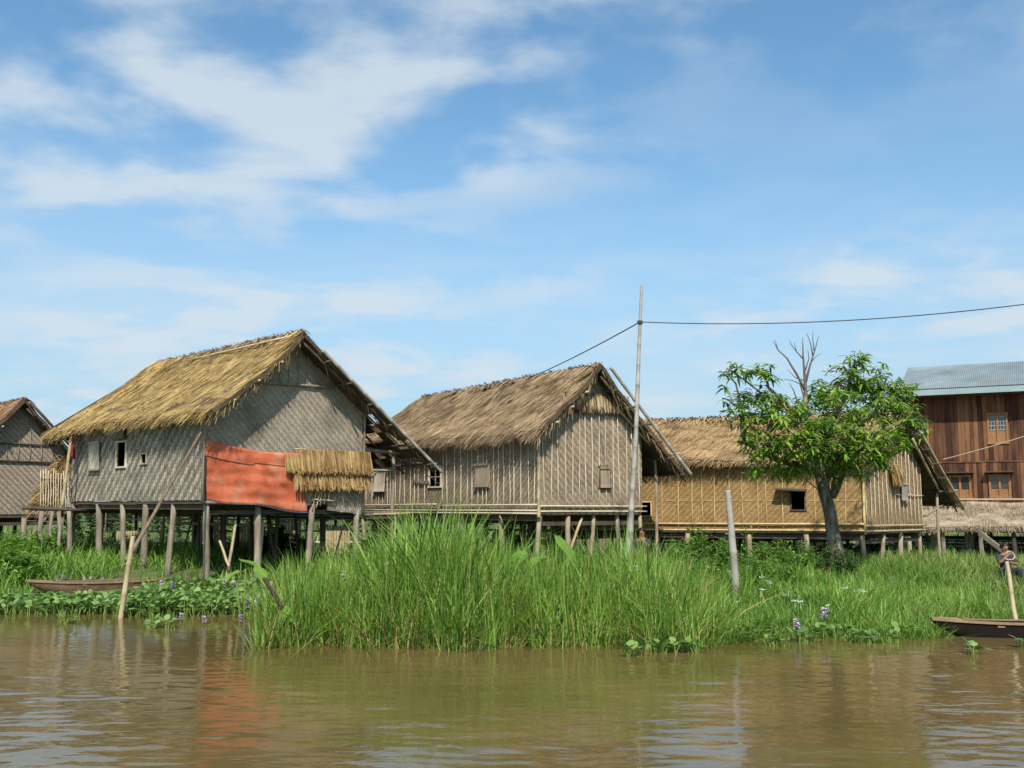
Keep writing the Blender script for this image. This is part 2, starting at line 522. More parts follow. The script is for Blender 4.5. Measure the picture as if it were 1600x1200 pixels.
# ------------------------------------------------------------------ woven bamboo panels
def inpoly(poly, x, y):
    c = False
    j = len(poly) - 1
    for i in range(len(poly)):
        xi, yi = poly[i]; xj, yj = poly[j]
        if (yi > y) != (yj > y) and x < (xj - xi) * (y - yi) / (yj - yi) + xi:
            c = not c
        j = i
    return c
def woven(parent, O, A, Nn, poly, pitch, mats, holes=(), zig=0, name='woven_matting'):
    """twill weave of real flat strips over polygon poly given in (along A, z)."""
    mb = MB()
    O, A, Nn = Vector(O), Vector(A), Vector(Nn)
    x0 = min(q[0] for q in poly); x1 = max(q[0] for q in poly)
    z0 = min(q[1] for q in poly); z1 = max(q[1] for q in poly)
    nx = int((x1 - x0) / pitch); nz = int((z1 - z0) / pitch)
    px = (x1 - x0) / nx; pz = (z1 - z0) / nz
    def ok(a, z):
        if not inpoly(poly, a, z):
            return False
        return not any(h[0] < a < h[1] and h[2] < z < h[3] for h in holes)
    def up(i, j):
        if zig and (j // zig) % 2:
            return (i - j) % 4 < 2
        return (i + j) % 4 < 2
    prof = ((0, .002), (.25, .007), (.75, .007), (1, .002))
    for i in range(nx):
        j = 0
        while j < nz:
            if not up(i, j):
                j += 1; continue
            e = j
            while e < nz and up(i, e) and e - j < 3:
                e += 1
            a = x0 + (i + .5) * px
            za, zb = z0 + j * pz, z0 + e * pz
            if ok(a, za + .1 * pz) and ok(a, zb - .1 * pz):
                hw = px * random.uniform(.40, .47); jit = random.uniform(-.05, .05) * px
                vs = []
                for t, h in prof:
                    q = O + A * (a + jit) + Nn * (h + random.uniform(0, .003))
                    zz = za + (zb - za) * t
                    vs += [(q.x - A.x * hw, q.y - A.y * hw, zz), (q.x + A.x * hw, q.y + A.y * hw, zz)]
                mb.add(vs, [(0, 1, 3, 2), (2, 3, 5, 4), (4, 5, 7, 6)], 0)
            j = e
    for j in range(nz):
        i = 0
        while i < nx:
            if up(i, j):
                i += 1; continue
            e = i
            while e < nx and not up(e, j) and e - i < 3:
                e += 1
            z = z0 + (j + .5) * pz
            aa, ab = x0 + i * px, x0 + e * px
            if ok(aa + .1 * px, z) and ok(ab - .1 * px, z):
                hw = pz * random.uniform(.40, .47)
                vs = []
                for t, h in prof:
                    q = O + A * (aa + (ab - aa) * t) + Nn * h
                    vs += [(q.x, q.y, z - hw), (q.x, q.y, z + hw)]
                mb.add(vs, [(0, 2, 3, 1), (2, 4, 5, 3), (4, 6, 7, 5)], 1)
            i = e
    return mb.build(name, mats, parent, kind='stuff')

def wob_pole(p, q, r0, r1=None, wob=.01, k=4):
    p, q = Vector(p), Vector(q)
    r1 = r0 if r1 is None else r1
    pts, rad = [], []
    for i in range(k + 1):
        t = i / k
        o = Vector((random.uniform(-wob, wob), random.uniform(-wob, wob), 0)) if 0 < i < k else Vector()
        pts.append(p.lerp(q, t) + o)
        rad.append(r0 + (r1 - r0) * t)
    return pts, rad
def pole(name, p, q, r0, r1, m, parent=None, n=7, wob=.01, k=4, nodes=0, origin=None):
    mb = MB()
    pts, rad = wob_pole(p, q, r0, r1, wob, k)
    if nodes:
        P2, R2 = [], []
        L = (Vector(q) - Vector(p)).length
        cnt = max(2, int(L / nodes))
        cur = lambda t: pts[min(k - 1, int(t * k))].lerp(pts[min(k, int(t * k) + 1)], t * k - min(k - 1, int(t * k)))
        for i in range(cnt):
            t0 = i / cnt
            for dt, s_ in ((0, 1.16), (.02 / nodes / cnt * 2, 1.0), (.5 / cnt, .98), (.97 / cnt, 1.0)):
                t = min(1, t0 + dt)
                P2.append(cur(t)); R2.append((r0 + (r1 - r0) * t) * s_)
        P2.append(cur(1.0)); R2.append(r1)
        pts, rad = P2, R2
    mb.tube(pts, rad, n)
    return mb.build(name, m, parent, origin=(tuple(p) if origin is None else origin), smooth=True)

# ------------------------------------------------------------------ houses
class House:
    def __init__(s, name, label, C, zg, u, v, **k):
        s.C = Vector((C[0], C[1], 0)); s.zg = zg
        s.u = Vector((u[0], u[1], 0)).normalized()
        s.v = Vector((v[0], v[1], 0)).normalized()
        s.__dict__.update(k)
        s.root = empty(name, (C[0], C[1], zg), label, 'house', 'thatched houses on stilts')
        s.nl = Vector((s.u.y, -s.u.x, 0));  s.nl = s.nl if s.nl.dot(s.v) < 0 else -s.nl     # outward of long wall
        s.ng = Vector((s.v.y, -s.v.x, 0));  s.ng = s.ng if s.ng.dot(s.u) < 0 else -s.ng     # outward of gable
    def P(s, a, b, z):
        q = s.C + s.u * a + s.v * b
        return Vector((q.x, q.y, z))
    def wall(s, which, px, py):
        dr = s.u if which == 'long' else s.v
        r = ray(px, py)
        # k*r = C + t*dr
        det = r.x * (-dr.y) + dr.x * r.y
        k = (s.C.x * (-dr.y) + dr.x * s.C.y) / det
        t = (r.x * s.C.y - r.y * s.C.x) / det
        return t, CAM_H + r.z * k
    def zl(s, b):
        return s.ze + (s.zr - s.ze) * (b + s.e) / (s.vr + s.e)
    def zrr(s, b):
        return s.zr + (s.zR - s.zr) * (b - s.vr) / (s.vR - s.vr)

def roof_slab(h, R0, R1, E0, E1, n_a, n_b, thick, miss=None, name='roof', sag=.05, mat_='slab', seed=0):
    """slab between ridge line R0-R1 and eave line E0-E1; returns object and a surface function"""
    nrm = (R1 - R0).cross(E0 - R0).normalized()
    if nrm.z < 0: nrm = -nrm
    def S(a, b):
        q = R0.lerp(R1, a).lerp(E0.lerp(E1, a), b)
        d = sag * (math.sin(5.1 * a + seed + 2 * b) * .5 + math.sin(11 * a + 3 * seed + 4 * b) * .25 - math.sin(math.pi * b) * .9 * (1 if sag > 0 else 0)) 
        d += .018 * math.sin(37 * a + 9 * b + seed) + .015 * math.sin(23 * b + 31 * a)
        return q + nrm * d
    mb = MB()
    idx = {}
    def vid(i, j, top):
        key = (i, j, top)
        if key not in idx:
            q = S(i / n_a, j / n_b) - (Vector() if top else nrm * thick)
            idx[key] = len(mb.v)
            mb.v.append(tuple(q))
        return idx[key]
    cells = {(i, j) for i in range(n_a) for j in range(n_b) if not (miss and miss(i / n_a, j / n_b))}
    for i, j in cells:
        c = [(i, j), (i + 1, j), (i + 1, j + 1), (i, j + 1)]
        mb.f.append(tuple(vid(*q, True) for q in c)); mb.m.append(0)
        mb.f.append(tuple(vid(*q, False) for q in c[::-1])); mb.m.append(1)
        for (a, b, nb) in ((c[0], c[1], (i, j - 1)), (c[1], c[2], (i + 1, j)), (c[2], c[3], (i, j + 1)), (c[3], c[0], (i - 1, j))):
            if nb not in cells:
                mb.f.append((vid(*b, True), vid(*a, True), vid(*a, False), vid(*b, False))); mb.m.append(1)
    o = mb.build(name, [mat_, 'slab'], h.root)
    return o, S, nrm

def thatch(parent, S, nrm, n, m, dark=None, courses=9, L=(.28, .55), wd=(.009, .022), keep=None, lift=.05, eave=900, eave_len=(.12, .38), verge=0, verge_len=(.1, .3), elen=10., seed=0, name='thatch'):
    P, D, G, W, Ln, Wd = [], [], [], [], [], []
    mi = []
    rnd = random.Random(seed)
    def put(a, b, dvec, g, l, wv):
        P.append(S(a, b) + nrm * .012); D.append(dvec); G.append(g); Ln.append(l); Wd.append(rnd.uniform(*wd)); W.append(wv)
    down0 = (S(.5, 1) - S(.5, 0)).normalized()
    al = (S(1, .5) - S(0, .5)).normalized()
    sl = (S(.5, 1) - S(.5, 0)).length
    for i in range(n):
        a = rnd.random()
        b = (rnd.randrange(courses) + min(.99, abs(rnd.gauss(0, .35)))) / courses
        b += .012 * math.sin(a * 17 + 3 * b)
        b = min(.995, max(0.0, b - .3 / sl))
        if keep and not keep(a, b):
            continue
        dv = (down0 + al * rnd.gauss(0, .16) + nrm * rnd.uniform(.0, lift)).normalized()
        wv = (al + nrm * rnd.gauss(0, .35)).normalized()
        put(a, b, dv, Vector((0, 0, -.05)), rnd.uniform(*L), wv)
        bb = b + .03 * math.sin(9 * a + seed)
        mi.append(1 if dark and (dark[0] < bb < dark[1]) and rnd.random() < dark[2] * (.5 + .5 * math.sin(13 * a)) else (1 if dark and rnd.random() < .03 else 0))
    for i in range(eave):
        a = rnd.random()
        if keep and not keep(a, .98):
            continue
        dv = (down0 + al * rnd.gauss(0, .22) + nrm * rnd.uniform(-.25, .1)).normalized()
        wv = (al + nrm * rnd.gauss(0, .3)).normalized()
        q = rnd.random()
        l = .18 + eave_len[0] + (eave_len[1] - eave_len[0]) * q * q * (.6 + .4 * math.sin(a * 23 + seed) ** 2)
        P.append(S(a, 1) - down0 * .18 - nrm * rnd.uniform(-.03, .10)); D.append(dv); G.append(Vector((0, 0, -.28 * rnd.random()))); Ln.append(l); Wd.append(rnd.uniform(*wd)); W.append(wv)
    out_ = -(S(1, .5) - S(0, .5)).normalized()
    for i in range(verge):
        b = rnd.random()
        if keep and not keep(.02, b):
            continue
        dv = (out_ * rnd.uniform(.1, .7) + down0 * rnd.uniform(.5, 1) + nrm * rnd.uniform(-.5, .1)).normalized()
        wv = dv.cross(Vector((rnd.random(), rnd.random(), rnd.random()))).normalized()
        P.append(S(0, b) - nrm * rnd.uniform(-.01, .1) - out_ * .12); D.append(dv); G.append(Vector((0, 0, -.45 * rnd.random()))); Ln.append(.12 + rnd.uniform(*verge_len)); Wd.append(rnd.uniform(*wd)); W.append(wv)
    mi += [1 if dark and rnd.random() < .12 else 0 for _ in range(len(P) - len(mi))]
    return strips(name, P, D, G, W, Ln, Wd, [m, 'thatchd'], parent, K=2, prof=[.7, 1, .35], midx=mi)

def ridge_cap(h, parent, m, n=700, wd=.30, seed=0):
    rnd = random.Random(seed)
    P, D, G, W, Ln, Wd = [], [], [], [], [], []
    for i in range(n):
        a = rnd.uniform(-h.o, h.Lr)
        side = rnd.choice((-1, 1))
        tv = (h.v * side * 1.0 + Vector((0, 0, rnd.uniform(-.75, -.1))) + h.u * rnd.gauss(0, .5)).normalized()
        P.append(h.P(a, h.vr, h.zr + rnd.uniform(.0, .07)) - tv * .08); D.append(tv); G.append(Vector((0, 0, -.25)))
        W.append((h.u + Vector((0, 0, rnd.gauss(0, .3)))).normalized()); Ln.append(rnd.uniform(.2, wd + .2)); Wd.append(rnd.uniform(.02, .045))
    return strips('ridge_cap', P, D, G, W, Ln, Wd, m, parent, K=2, prof=[.8, 1, .4])

def wall_boxes(h, which, x0, x1, z0, z1, holes, thick, m, name='wall'):
    """rectangular wall with real openings"""
    mb = MB()
    dr = h.u if which == 'long' else h.v
    n_ = h.nl if which == 'long' else h.ng
    xs = sorted({x0, x1, *[q for hh in holes for q in hh[:2]]})
    for a, b in zip(xs[:-1], xs[1:]):
        hs = sorted([hh for hh in holes if hh[0] <= a + 1e-6 and hh[1] >= b - 1e-6], key=lambda q: q[2])
        z = z0
        for hh in hs + [(0, 0, z1, z1)]:
            if hh[2] - z > 1e-3:
                c = h.C + dr * (a + b) / 2 - n_ * thick / 2
                mb.box((c.x, c.y, (z + hh[2]) / 2), dr * (b - a) / 2, n_ * thick / 2, (0, 0, (hh[2] - z) / 2))
            z = hh[3]
    return mb.build(name, m, h.root)

def frame(h, which, rect, parent, m='batten2', w_=.05, mull=0, name='frame'):
    mb = MB()
    dr = h.u if which == 'long' else h.v
    n_ = h.nl if which == 'long' else h.ng
    x0, x1, z0, z1 = rect
    def pt(a, z, o=.02):
        q = h.C + dr * a + n_ * o
        return (q.x, q.y, z)
    mb.beam(pt(x0 - w_, z0), pt(x1 + w_, z0), .05, w_)
    mb.beam(pt(x0 - w_, z1), pt(x1 + w_, z1), .054, w_)
    mb.beam(pt(x0, z0 + w_ / 2), pt(x0, z1 - w_ / 2), w_, .046, up=tuple(n_))
    mb.beam(pt(x1, z0 + w_ / 2), pt(x1, z1 - w_ / 2), w_, .046, up=tuple(n_))
    for i in range(mull):
        a = x0 + (x1 - x0) * (i + 1) / (mull + 1)
        mb.beam(pt(a, z0, .0), pt(a, z1, .0), .025, .02, up=tuple(n_))
    if mull:
        mb.beam(pt(x0, (z0 + z1) / 2, -.012), pt(x1, (z0 + z1) / 2, -.012), .02, .025)
    return mb.build(name, m, parent)

def shutter(h, which, rect, parent, m='batten2', slats=4, tilt=0.0, off=.05, name='shutter', bars=True):
    mb = MB()
    dr = h.u if which == 'long' else h.v
    n_ = h.nl if which == 'long' else h.ng
    x0, x1, z0, z1 = rect
    def pt(a, z, o):
        q = h.C + dr * (a + tilt * (z - z0)) + n_ * o
        return (q.x, q.y, z)
    n = slats
    for i in range(n):
        a = x0 + (x1 - x0) * (i + .5) / n
        mb.beam(pt(a, z0, off), pt(a, z1, off), (x1 - x0) / n * .9, .02 + .004 * (i % 2), up=tuple(n_))
    if bars:
        for z in (z0 + .04, z1 - .04):
            mb.beam(pt(x0 - .02, z, off + .025), pt(x1 + .02, z, off + .025), .025, .05)
    return mb.build(name, m, parent)

def battens(h, which, parent, xs, zf_, zt, m, r=.017, off=.03, name='batten'):
    dr = h.u if which == 'long' else h.v
    n_ = h.nl if which == 'long' else h.ng
    for a in xs:
        t = zt(a)
        q0 = h.C + dr * a + n_ * off
        q1 = h.C + dr * (a + random.uniform(-.05, .05)) + n_ * off
        pole(name, (q0.x, q0.y, zf_), (q1.x, q1.y, t - random.uniform(.02, .12)), r * random.uniform(.8, 1.2), r * random.uniform(.6, 1), m, parent, n=5, wob=.012, k=4)

def rail(h, which, parent, x0, x1, z0, z1, m, r=.025, off=.06, name='rail'):
    dr = h.u if which == 'long' else h.v
    n_ = h.nl if which == 'long' else h.ng
    a = h.C + dr * x0 + n_ * off; b = h.C + dr * x1 + n_ * off
    return pole(name, (a.x, a.y, z0), (b.x, b.y, z1), r, r * .8, m, parent, n=6, wob=.012, k=7)

def gable_poly(h):
    return [(0, h.zf), (h.G, h.zf), (h.G, h.zrr(h.G) - .13), (h.vr, h.zr - .16), (0, h.zl(0) - .13)]

def base_frame(h, posts_u, posts_v, extra=(), r=.085, pm='post', rows=3):
    rt = h.root
    mb = MB()
    c = h.P(h.L / 2, h.G / 2, h.zf - .06)
    mb.prism([h.P(.02, .02, h.zf - .10), h.P(h.L - .02, .02, h.zf - .10), h.P(h.L - .02, h.G - .02, h.zf - .10), h.P(.02, h.G - .02, h.zf - .10)], (0, 0, .07))
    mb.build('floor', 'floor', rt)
    zb = h.zf - .175
    for b in posts_v:
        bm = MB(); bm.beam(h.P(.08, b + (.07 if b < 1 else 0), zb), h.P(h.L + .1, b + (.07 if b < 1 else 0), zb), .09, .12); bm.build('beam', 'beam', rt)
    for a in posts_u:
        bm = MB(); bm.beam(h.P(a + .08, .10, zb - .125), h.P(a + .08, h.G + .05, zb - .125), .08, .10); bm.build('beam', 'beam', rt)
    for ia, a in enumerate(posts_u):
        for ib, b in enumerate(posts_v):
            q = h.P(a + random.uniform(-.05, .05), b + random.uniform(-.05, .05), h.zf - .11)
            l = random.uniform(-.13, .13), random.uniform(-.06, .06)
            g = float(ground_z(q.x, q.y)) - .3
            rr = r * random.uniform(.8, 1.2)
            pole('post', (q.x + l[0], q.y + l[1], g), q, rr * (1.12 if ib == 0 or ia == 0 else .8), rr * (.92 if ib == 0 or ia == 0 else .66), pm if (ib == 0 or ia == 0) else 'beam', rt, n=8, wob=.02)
    for (a, b, zt) in extra:
        q = h.P(a, b, zt)
        g = float(ground_z(q.x, q.y)) - .3
        pole('porch_post', (q.x + random.uniform(-.04, .04), q.y, g), q, r * .75, r * .6, pm, rt, n=7, wob=.02)

def back_walls(h, m='back'):
    mb = MB()
    t = .04
    # far long wall, far gable
    mb.prism([h.P(.03, h.G, h.zf), h.P(h.L, h.G, h.zf), h.P(h.L, h.G, h.zrr(h.G) - .12), h.P(.03, h.G, h.zrr(h.G) - .12)], -h.v * t)
    mb.build('rear_wall', m, h.root)
    mb = MB()
    mb.prism([h.P(h.L, .05, h.zf), h.P(h.L, h.G - .05, h.zf), h.P(h.L, h.G - .05, h.zl(0) - .15), h.P(h.L, .05, h.zl(0) - .15)], h.u * t)
    mb.build('end_wall', m, h.root)

def roof_all(h, tm, n_main, sag, seed, miss=None, n_right=1500, rtm=None, verge=200, eave=1100, eave_len=(.1, .35), courses=9, dark=(.5, .56, .3)):
    rt = h.root
    R0, R1 = h.P(-h.o, h.vr, h.zr), h.P(h.Lr, h.vr, h.zr)
    E0, E1 = h.P(-h.o, -h.e, h.ze), h.P(h.Le, -h.e, h.ze)
    rl, S, nn = roof_slab(h, R0, R1, E0, E1, 26, 9, .11, sag=sag, seed=seed, mat_=tm)
    thatch(rl, S, nn, n_main, tm, courses=courses, eave=eave, eave_len=eave_len, verge=verge, seed=seed, dark=dark)
    F0, F1 = h.P(-h.o, h.vR, h.zR), h.P(h.Lr2, h.vR, h.zR)
    rr, S2, nn2 = roof_slab(h, R0, R1, F0, F1, 26, 14, .09, miss=miss, sag=sag * .4, seed=seed + 1, mat_=rtm or tm)
    keep = (lambda a, b: not miss(a, b)) if miss else None
    thatch(rr, S2, nn2, n_right, rtm or tm, courses=courses, eave=500, eave_len=(.05, .25), verge=verge // 2, keep=keep, seed=seed + 5)
    # far hip
    mh = MB()
    e2 = h.P(h.Lr2, h.vR, h.zR)
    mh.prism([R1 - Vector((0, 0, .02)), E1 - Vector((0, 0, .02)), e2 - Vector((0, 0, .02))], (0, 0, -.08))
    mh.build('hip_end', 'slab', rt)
    ridge_cap(h, rl, tm, seed=seed)
    # purlins and rafters under the open slope
    for k in range(1, 7):
        b = h.vr + (h.vR - h.vr) * k / 6.3
        z = h.zrr(b) - .14 - sag * .6
        pole('purlin', h.P(-h.o - random.uniform(.08, .35), b, z), h.P(h.Lr, b, z), .030, .024, 'beam', rr, n=6)
    for k in range(6):
        a = -h.o + .1 + (h.Lr + h.o) * k / 6
        pole('rafter', h.P(a, h.vr + .05, h.zr - .23 - sag * .6), h.P(a, h.vR + .1, h.zR - .20 - sag * .6), .032, .028, 'beam', rr, n=6)
    for k in range(1, 4):
        b = h.vr - (h.vr + h.e) * k / 4.2
        z = h.zl(b) - .17 - sag * 1.5
        pole('purlin', h.P(-h.o - .04, b, z), h.P(h.Lr, b, z), .032, .028, 'bamboo', rl, n=6)
    return rl, rr, S, S2

# ---- house with the orange tarpaulin
C1 = at(318, 780, 24)
uv1 = ((-.696, .718), (.718, .696))
h1 = House('stilt_house', 'grey woven bamboo house with golden thatch and an orange tarpaulin on its gable', (C1.x, C1.y), .3, *uv1,
           L=8.0, G=4.48, zf=2.14, vr=2.24, zr=6.30, o=.62, Lr=7.5, e=.36, ze=4.16, Le=9.55, vR=6.45, zR=3.16, Lr2=8.2)
miss1 = lambda a, b: b > .55 and (mnoise.noise(Vector((a * 46, b * 19, 3.3))) > (.40 - .50 * (b - .55) / .45)) and b < .97
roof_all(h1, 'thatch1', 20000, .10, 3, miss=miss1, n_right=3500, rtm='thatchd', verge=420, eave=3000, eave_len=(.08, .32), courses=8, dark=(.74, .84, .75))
win1 = []
def rect_of(h, which, x0, y0, x1, y1):
    a = [h.wall(which, x, y) for x, y in ((x0, y0), (x1, y0), (x0, y1), (x1, y1))]
    t = sorted(q[0] for q in a); z = sorted(q[1] for q in a)
    return ((t[0] + t[1]) / 2, (t[2] + t[3]) / 2, (z[0] + z[1]) / 2, (z[2] + z[3]) / 2)
w1 = rect_of(h1, 'long', 183, 690, 198, 730)
w1b = rect_of(h1, 'long', 221, 709, 230, 725)
sh1 = rect_of(h1, 'long', 143, 690, 159, 736)
tl1 = h1.zl(0) - .13
wl = wall_boxes(h1, 'long', 0.03, h1.L, h1.zf, tl1, [w1, w1b], .04, 'back')
woven(wl, h1.C, h1.u, h1.nl, [(0.03, h1.zf - .02), (h1.L, h1.zf - .02), (h1.L, tl1), (0.03, tl1)], .088, ['warp1', 'weft1'], holes=[w1, w1b])
wn1 = frame(h1, 'long', w1, h1.root, 'batten2', .045, name='window')
shutter(h1, 'long', (w1[0] - .05, w1[1] + .12, w1[3] + .06, w1[3] + .62), wn1, 'post', 4, tilt=.22, off=.12)
frame(h1, 'long', w1b, h1.root, 'warp1', .02, name='window')
shutter(h1, 'long', sh1, h1.root, 'warp1', 4, tilt=.08, off=.06)
# gable
zf = h1.zf
gp = [(0, zf - .02), (2.92, zf - .08), (2.95, zf + .62), (3.42, zf + .62), (3.42, zf - .26), (h1.G, zf - .36),
      (h1.G, h1.zrr(h1.G) - .13), (h1.vr, h1.zr - .16), (0, h1.zl(0) - .13)]
mb = MB()
mb.prism([h1.C + h1.v * a + Vector((0, 0, z)) for a, z in gp], -h1.ng * .04)
gw = mb.build('gable_wall', 'back', h1.root)
woven(gw, h1.C, h1.v, h1.ng, gp, .047, ['warp1g', 'weft1g'])
z6 = h1.wall('gable', 440, 600)[1]
rail(h1, 'gable', gw, .95, 3.5, z6 - .02, z6 + .03, 'post', .04, .05, 'tie_beam')
battens(h1, 'gable', gw, [1.15 + .26 * i for i in range(9)], z6, lambda a: min(h1.zl(a), h1.zrr(a)) - .2, 'warp1g', .012)
rail(h1, 'gable', gw, -.02, 2.9, zf - .06, zf - .12, 'post', .05, .03, 'sill_pole')
pole('corner_pole', h1.P(-.05, -.05, zf - .1), h1.P(-.05, -.05, h1.zl(0) - .1), .04, .035, 'post', h1.root)
pole('corner_pole', h1.P(-.03, h1.G + .04, zf - .4), h1.P(-.03, h1.G + .04, h1.zrr(h1.G) - .1), .04, .035, 'post', h1.root)
back_walls(h1)
base_frame(h1, [.05, 1.7, 3.1, 4.6, 6.2, 7.9], [.06, 1.5, 3.0, 4.42], extra=[(.3, 5.75, 3.62), (3.6, 5.75, 3.62), (7.4, 5.75, 3.62)], r=.074)
# porch floor and rails on the right of house one
mb = MB(); mb.prism([h1.P(.2, 4.6, zf - .5), h1.P(7.8, 4.6, zf - .5), h1.P(7.8, 5.9, zf - .5), h1.P(.2, 5.9, zf - .5)], (0, 0, .06)); mb.build('porch_floor', 'floor', h1.root)
pole('porch_beam', h1.P(.25, 4.4, 3.50), h1.P(.25, 5.95, 3.44), .055, .05, 'post', h1.root)
pole('porch_rail', h1.P(.22, 4.5, 2.95), h1.P(.22, 5.8, 2.95), .028, .025, 'bamboo', h1.root)
pole('porch_rail', h1.P(.2, 4.6, zf - .38), h1.P(.2, 6.3, zf - .36), .03, .028, 'bamboo', h1.root)
pole('porch_brace', h1.P(.24, 4.55, 2.5), h1.P(.24, 5.2, 2.95), .03, .028, 'post', h1.root)
# verge pole of house one
pole('verge_pole', h1.P(-h1.o - .04, h1.vr + .5, h1.zrr(h1.vr + .5) - .06), h1.P(-h1.o - .04, h1.vR + .22, h1.zrr(h1.vR + .22) - .08), .05, .045, 'bamboo_grey', h1.root, nodes=.5)
pole('ridge_pole', h1.P(-.3, h1.vr - .25, h1.zl(h1.vr - .25) + .09), h1.P(5.2, h1.vr - .3, h1.zl(h1.vr - .3) + .06), .022, .018, 'batten2', h1.root)

# straw awning on the gable, with two courses of hanging grass
def gpt(h, v_, z, o):
    q = h.C + h.v * v_ + h.ng * o
    return Vector((q.x, q.y, z))
def straw_course(h, parent, va, vb, zt, zb, off, n, m, out_=.25, seed=1, name='straw_course'):
    rnd = random.Random(seed)
    P, D, G, W, Ln, Wd = [], [], [], [], [], []
    for i in range(n):
        t = rnd.random()
        v_ = va + (vb - va) * t
        P.append(gpt(h, v_, zt + rnd.uniform(-.05, .03), off + rnd.uniform(0, .05)))
        D.append((Vector((0, 0, -1)) + h.ng * out_ * rnd.uniform(.5, 1.3) + h.v * rnd.gauss(0, .06)).normalized()); G.append(Vector((0, 0, -.05)))
        W.append((h.v + h.ng * rnd.gauss(0, .3)).normalized()); Ln.append((zt - zb) * rnd.uniform(.7, 1.15)); Wd.append(rnd.uniform(.02, .045))
    return strips(name, P, D, G, W, Ln, Wd, m, parent, K=2, prof=[.8, 1, .5])
a0, za = h1.wall('gable', 462, 703); a1, zb_ = h1.wall('gable', 572, 705); _, zc_ = h1.wall('gable', 500, 735); _, zd_ = h1.wall('gable', 500, 757)
awn = empty('straw_awning', tuple(gpt(h1, a0, zd_, .1)), 'ragged straw awning in two layers hung beside the orange tarpaulin', 'awning')
pole('awning_pole', gpt(h1, a0 - .1, za + .02, .1), gpt(h1, a1 + .05, za, .1), .02, .02, 'bamboo', awn)
pole('awning_pole', gpt(h1, a0 + .7, zd_ + .42, .26), gpt(h1, a1 - .4, zd_ + .40, .26), .016, .016, 'post', awn)
straw_course(h1, awn, a0, a1, za, zc_ - .02, .14, 950, 'straw', seed=1)
straw_course(h1, awn, a0 - .12, a1 - .05, zc_ + .18, zd_ - .06, .09, 800, 'straw', seed=2)
straw_course(h1, awn, a0 - .38, a0 + .05, za - .16, zc_ - .02, .12, 180, 'thatch1', seed=3)
straw_course(h1, awn, 2.95, 3.42, zf + .75, zf + .06, -.02, 260, 'thatch1', out_=.02, seed=4)
for k in range(5):
    va = 2.92 + .12 * k
    pole('broken_stick', gpt(h1, va, zf - .25 + .05 * k, .08), gpt(h1, va + random.uniform(-.15, .2), zf + random.uniform(.2, .6), .1), .014, .012, 'batten2', awn, n=5)
pole('broken_stick', gpt(h1, 2.9, zf + .02, .1), gpt(h1, 3.6, zf - .02, .1), .018, .016, 'batten2', awn)
pole('broken_stick', gpt(h1, 3.75, zf + .55, .06), gpt(h1, 3.72, zf + 1.3, .07), .014, .012, 'batten2', awn, n=5)

# tarpaulin
cz = [h1.wall('gable', *q) for q in ((318, 686), (466, 708), (477, 801), (320, 781))]
mb = MB()
nu, nv = 34, 22
tv = []
for j in range(nv + 1):
    for i in range(nu + 1):
        s_, t_ = i / nu, j / nv
        top = (cz[0][0] * (1 - s_) + cz[1][0] * s_, cz[0][1] * (1 - s_) + cz[1][1] * s_ - .10 * math.sin(math.pi * s_) * 1.0)
        bot = (cz[3][0] * (1 - s_) + cz[2][0] * s_, cz[3][1] * (1 - s_) + cz[2][1] * s_ - .03 * math.sin(3 * math.pi * s_))
        a_ = top[0] * (1 - t_) + bot[0] * t_; z_ = top[1] * (1 - t_) + bot[1] * t_
        a_ += .05 * math.sin(math.pi * t_) * (s_ - .5)
        o_ = .075 + .020 * math.sin(9 * s_ + 5 * t_) + .016 * math.sin(17 * s_ * (1 - .5 * t_) - 8 * t_ + 1) + .010 * math.sin(31 * t_ + 6 * s_) + .03 * t_ * math.sin(3.2 * s_) + .02 * mnoise.noise(Vector((s_ * 7, t_ * 6, 1))) + .022 * (1 - abs(math.sin(5.5 * s_ + 3.2 * t_ + .6))) ** 3 + .018 * (1 - abs(math.sin(4 * t_ - 2.5 * s_ * s_ + 1.9))) ** 4 - .02 * (1 - abs(math.sin(8 * s_ - 5 * t_))) ** 5
        tv.append(gpt(h1, a_, z_, o_))
hem = []
for j in range(nv):
    for i in range(nu):
        k = j * (nu + 1) + i
        mb.f.append((k, k + 1, k + nu + 2, k + nu + 1)); mb.m.append(0)
mb.v = [tuple(q) for q in tv]
tarp = mb.build('tarpaulin', 'tarp', origin=tuple(gpt(h1, cz[3][0], cz[3][1], .07)), smooth=True)
setp(tarp, 'faded orange tarpaulin hung over the lower gable of the grey house', 'tarpaulin')
sm = tarp.modifiers.new('s', 'SOLIDIFY'); sm.thickness = .004
tr_ = Vector(tarp.location)
mb = MB()
mb.tube([tv[nv * (nu + 1) + i] + h1.ng * .012 for i in range(nu + 1)], .009, 5)
mb.tube([tv[j * (nu + 1)] + h1.ng * .012 for j in range(nv + 1)], .007, 5)
mb.build('hem', 'blue', tarp)
mb = MB()
mb.tube([tv[(6 + int(-2 * i / nu)) * (nu + 1) + i] + h1.ng * .014 for i in range(nu + 1)], .007, 5)
mb.build('tie_cord', 'beam', tarp)

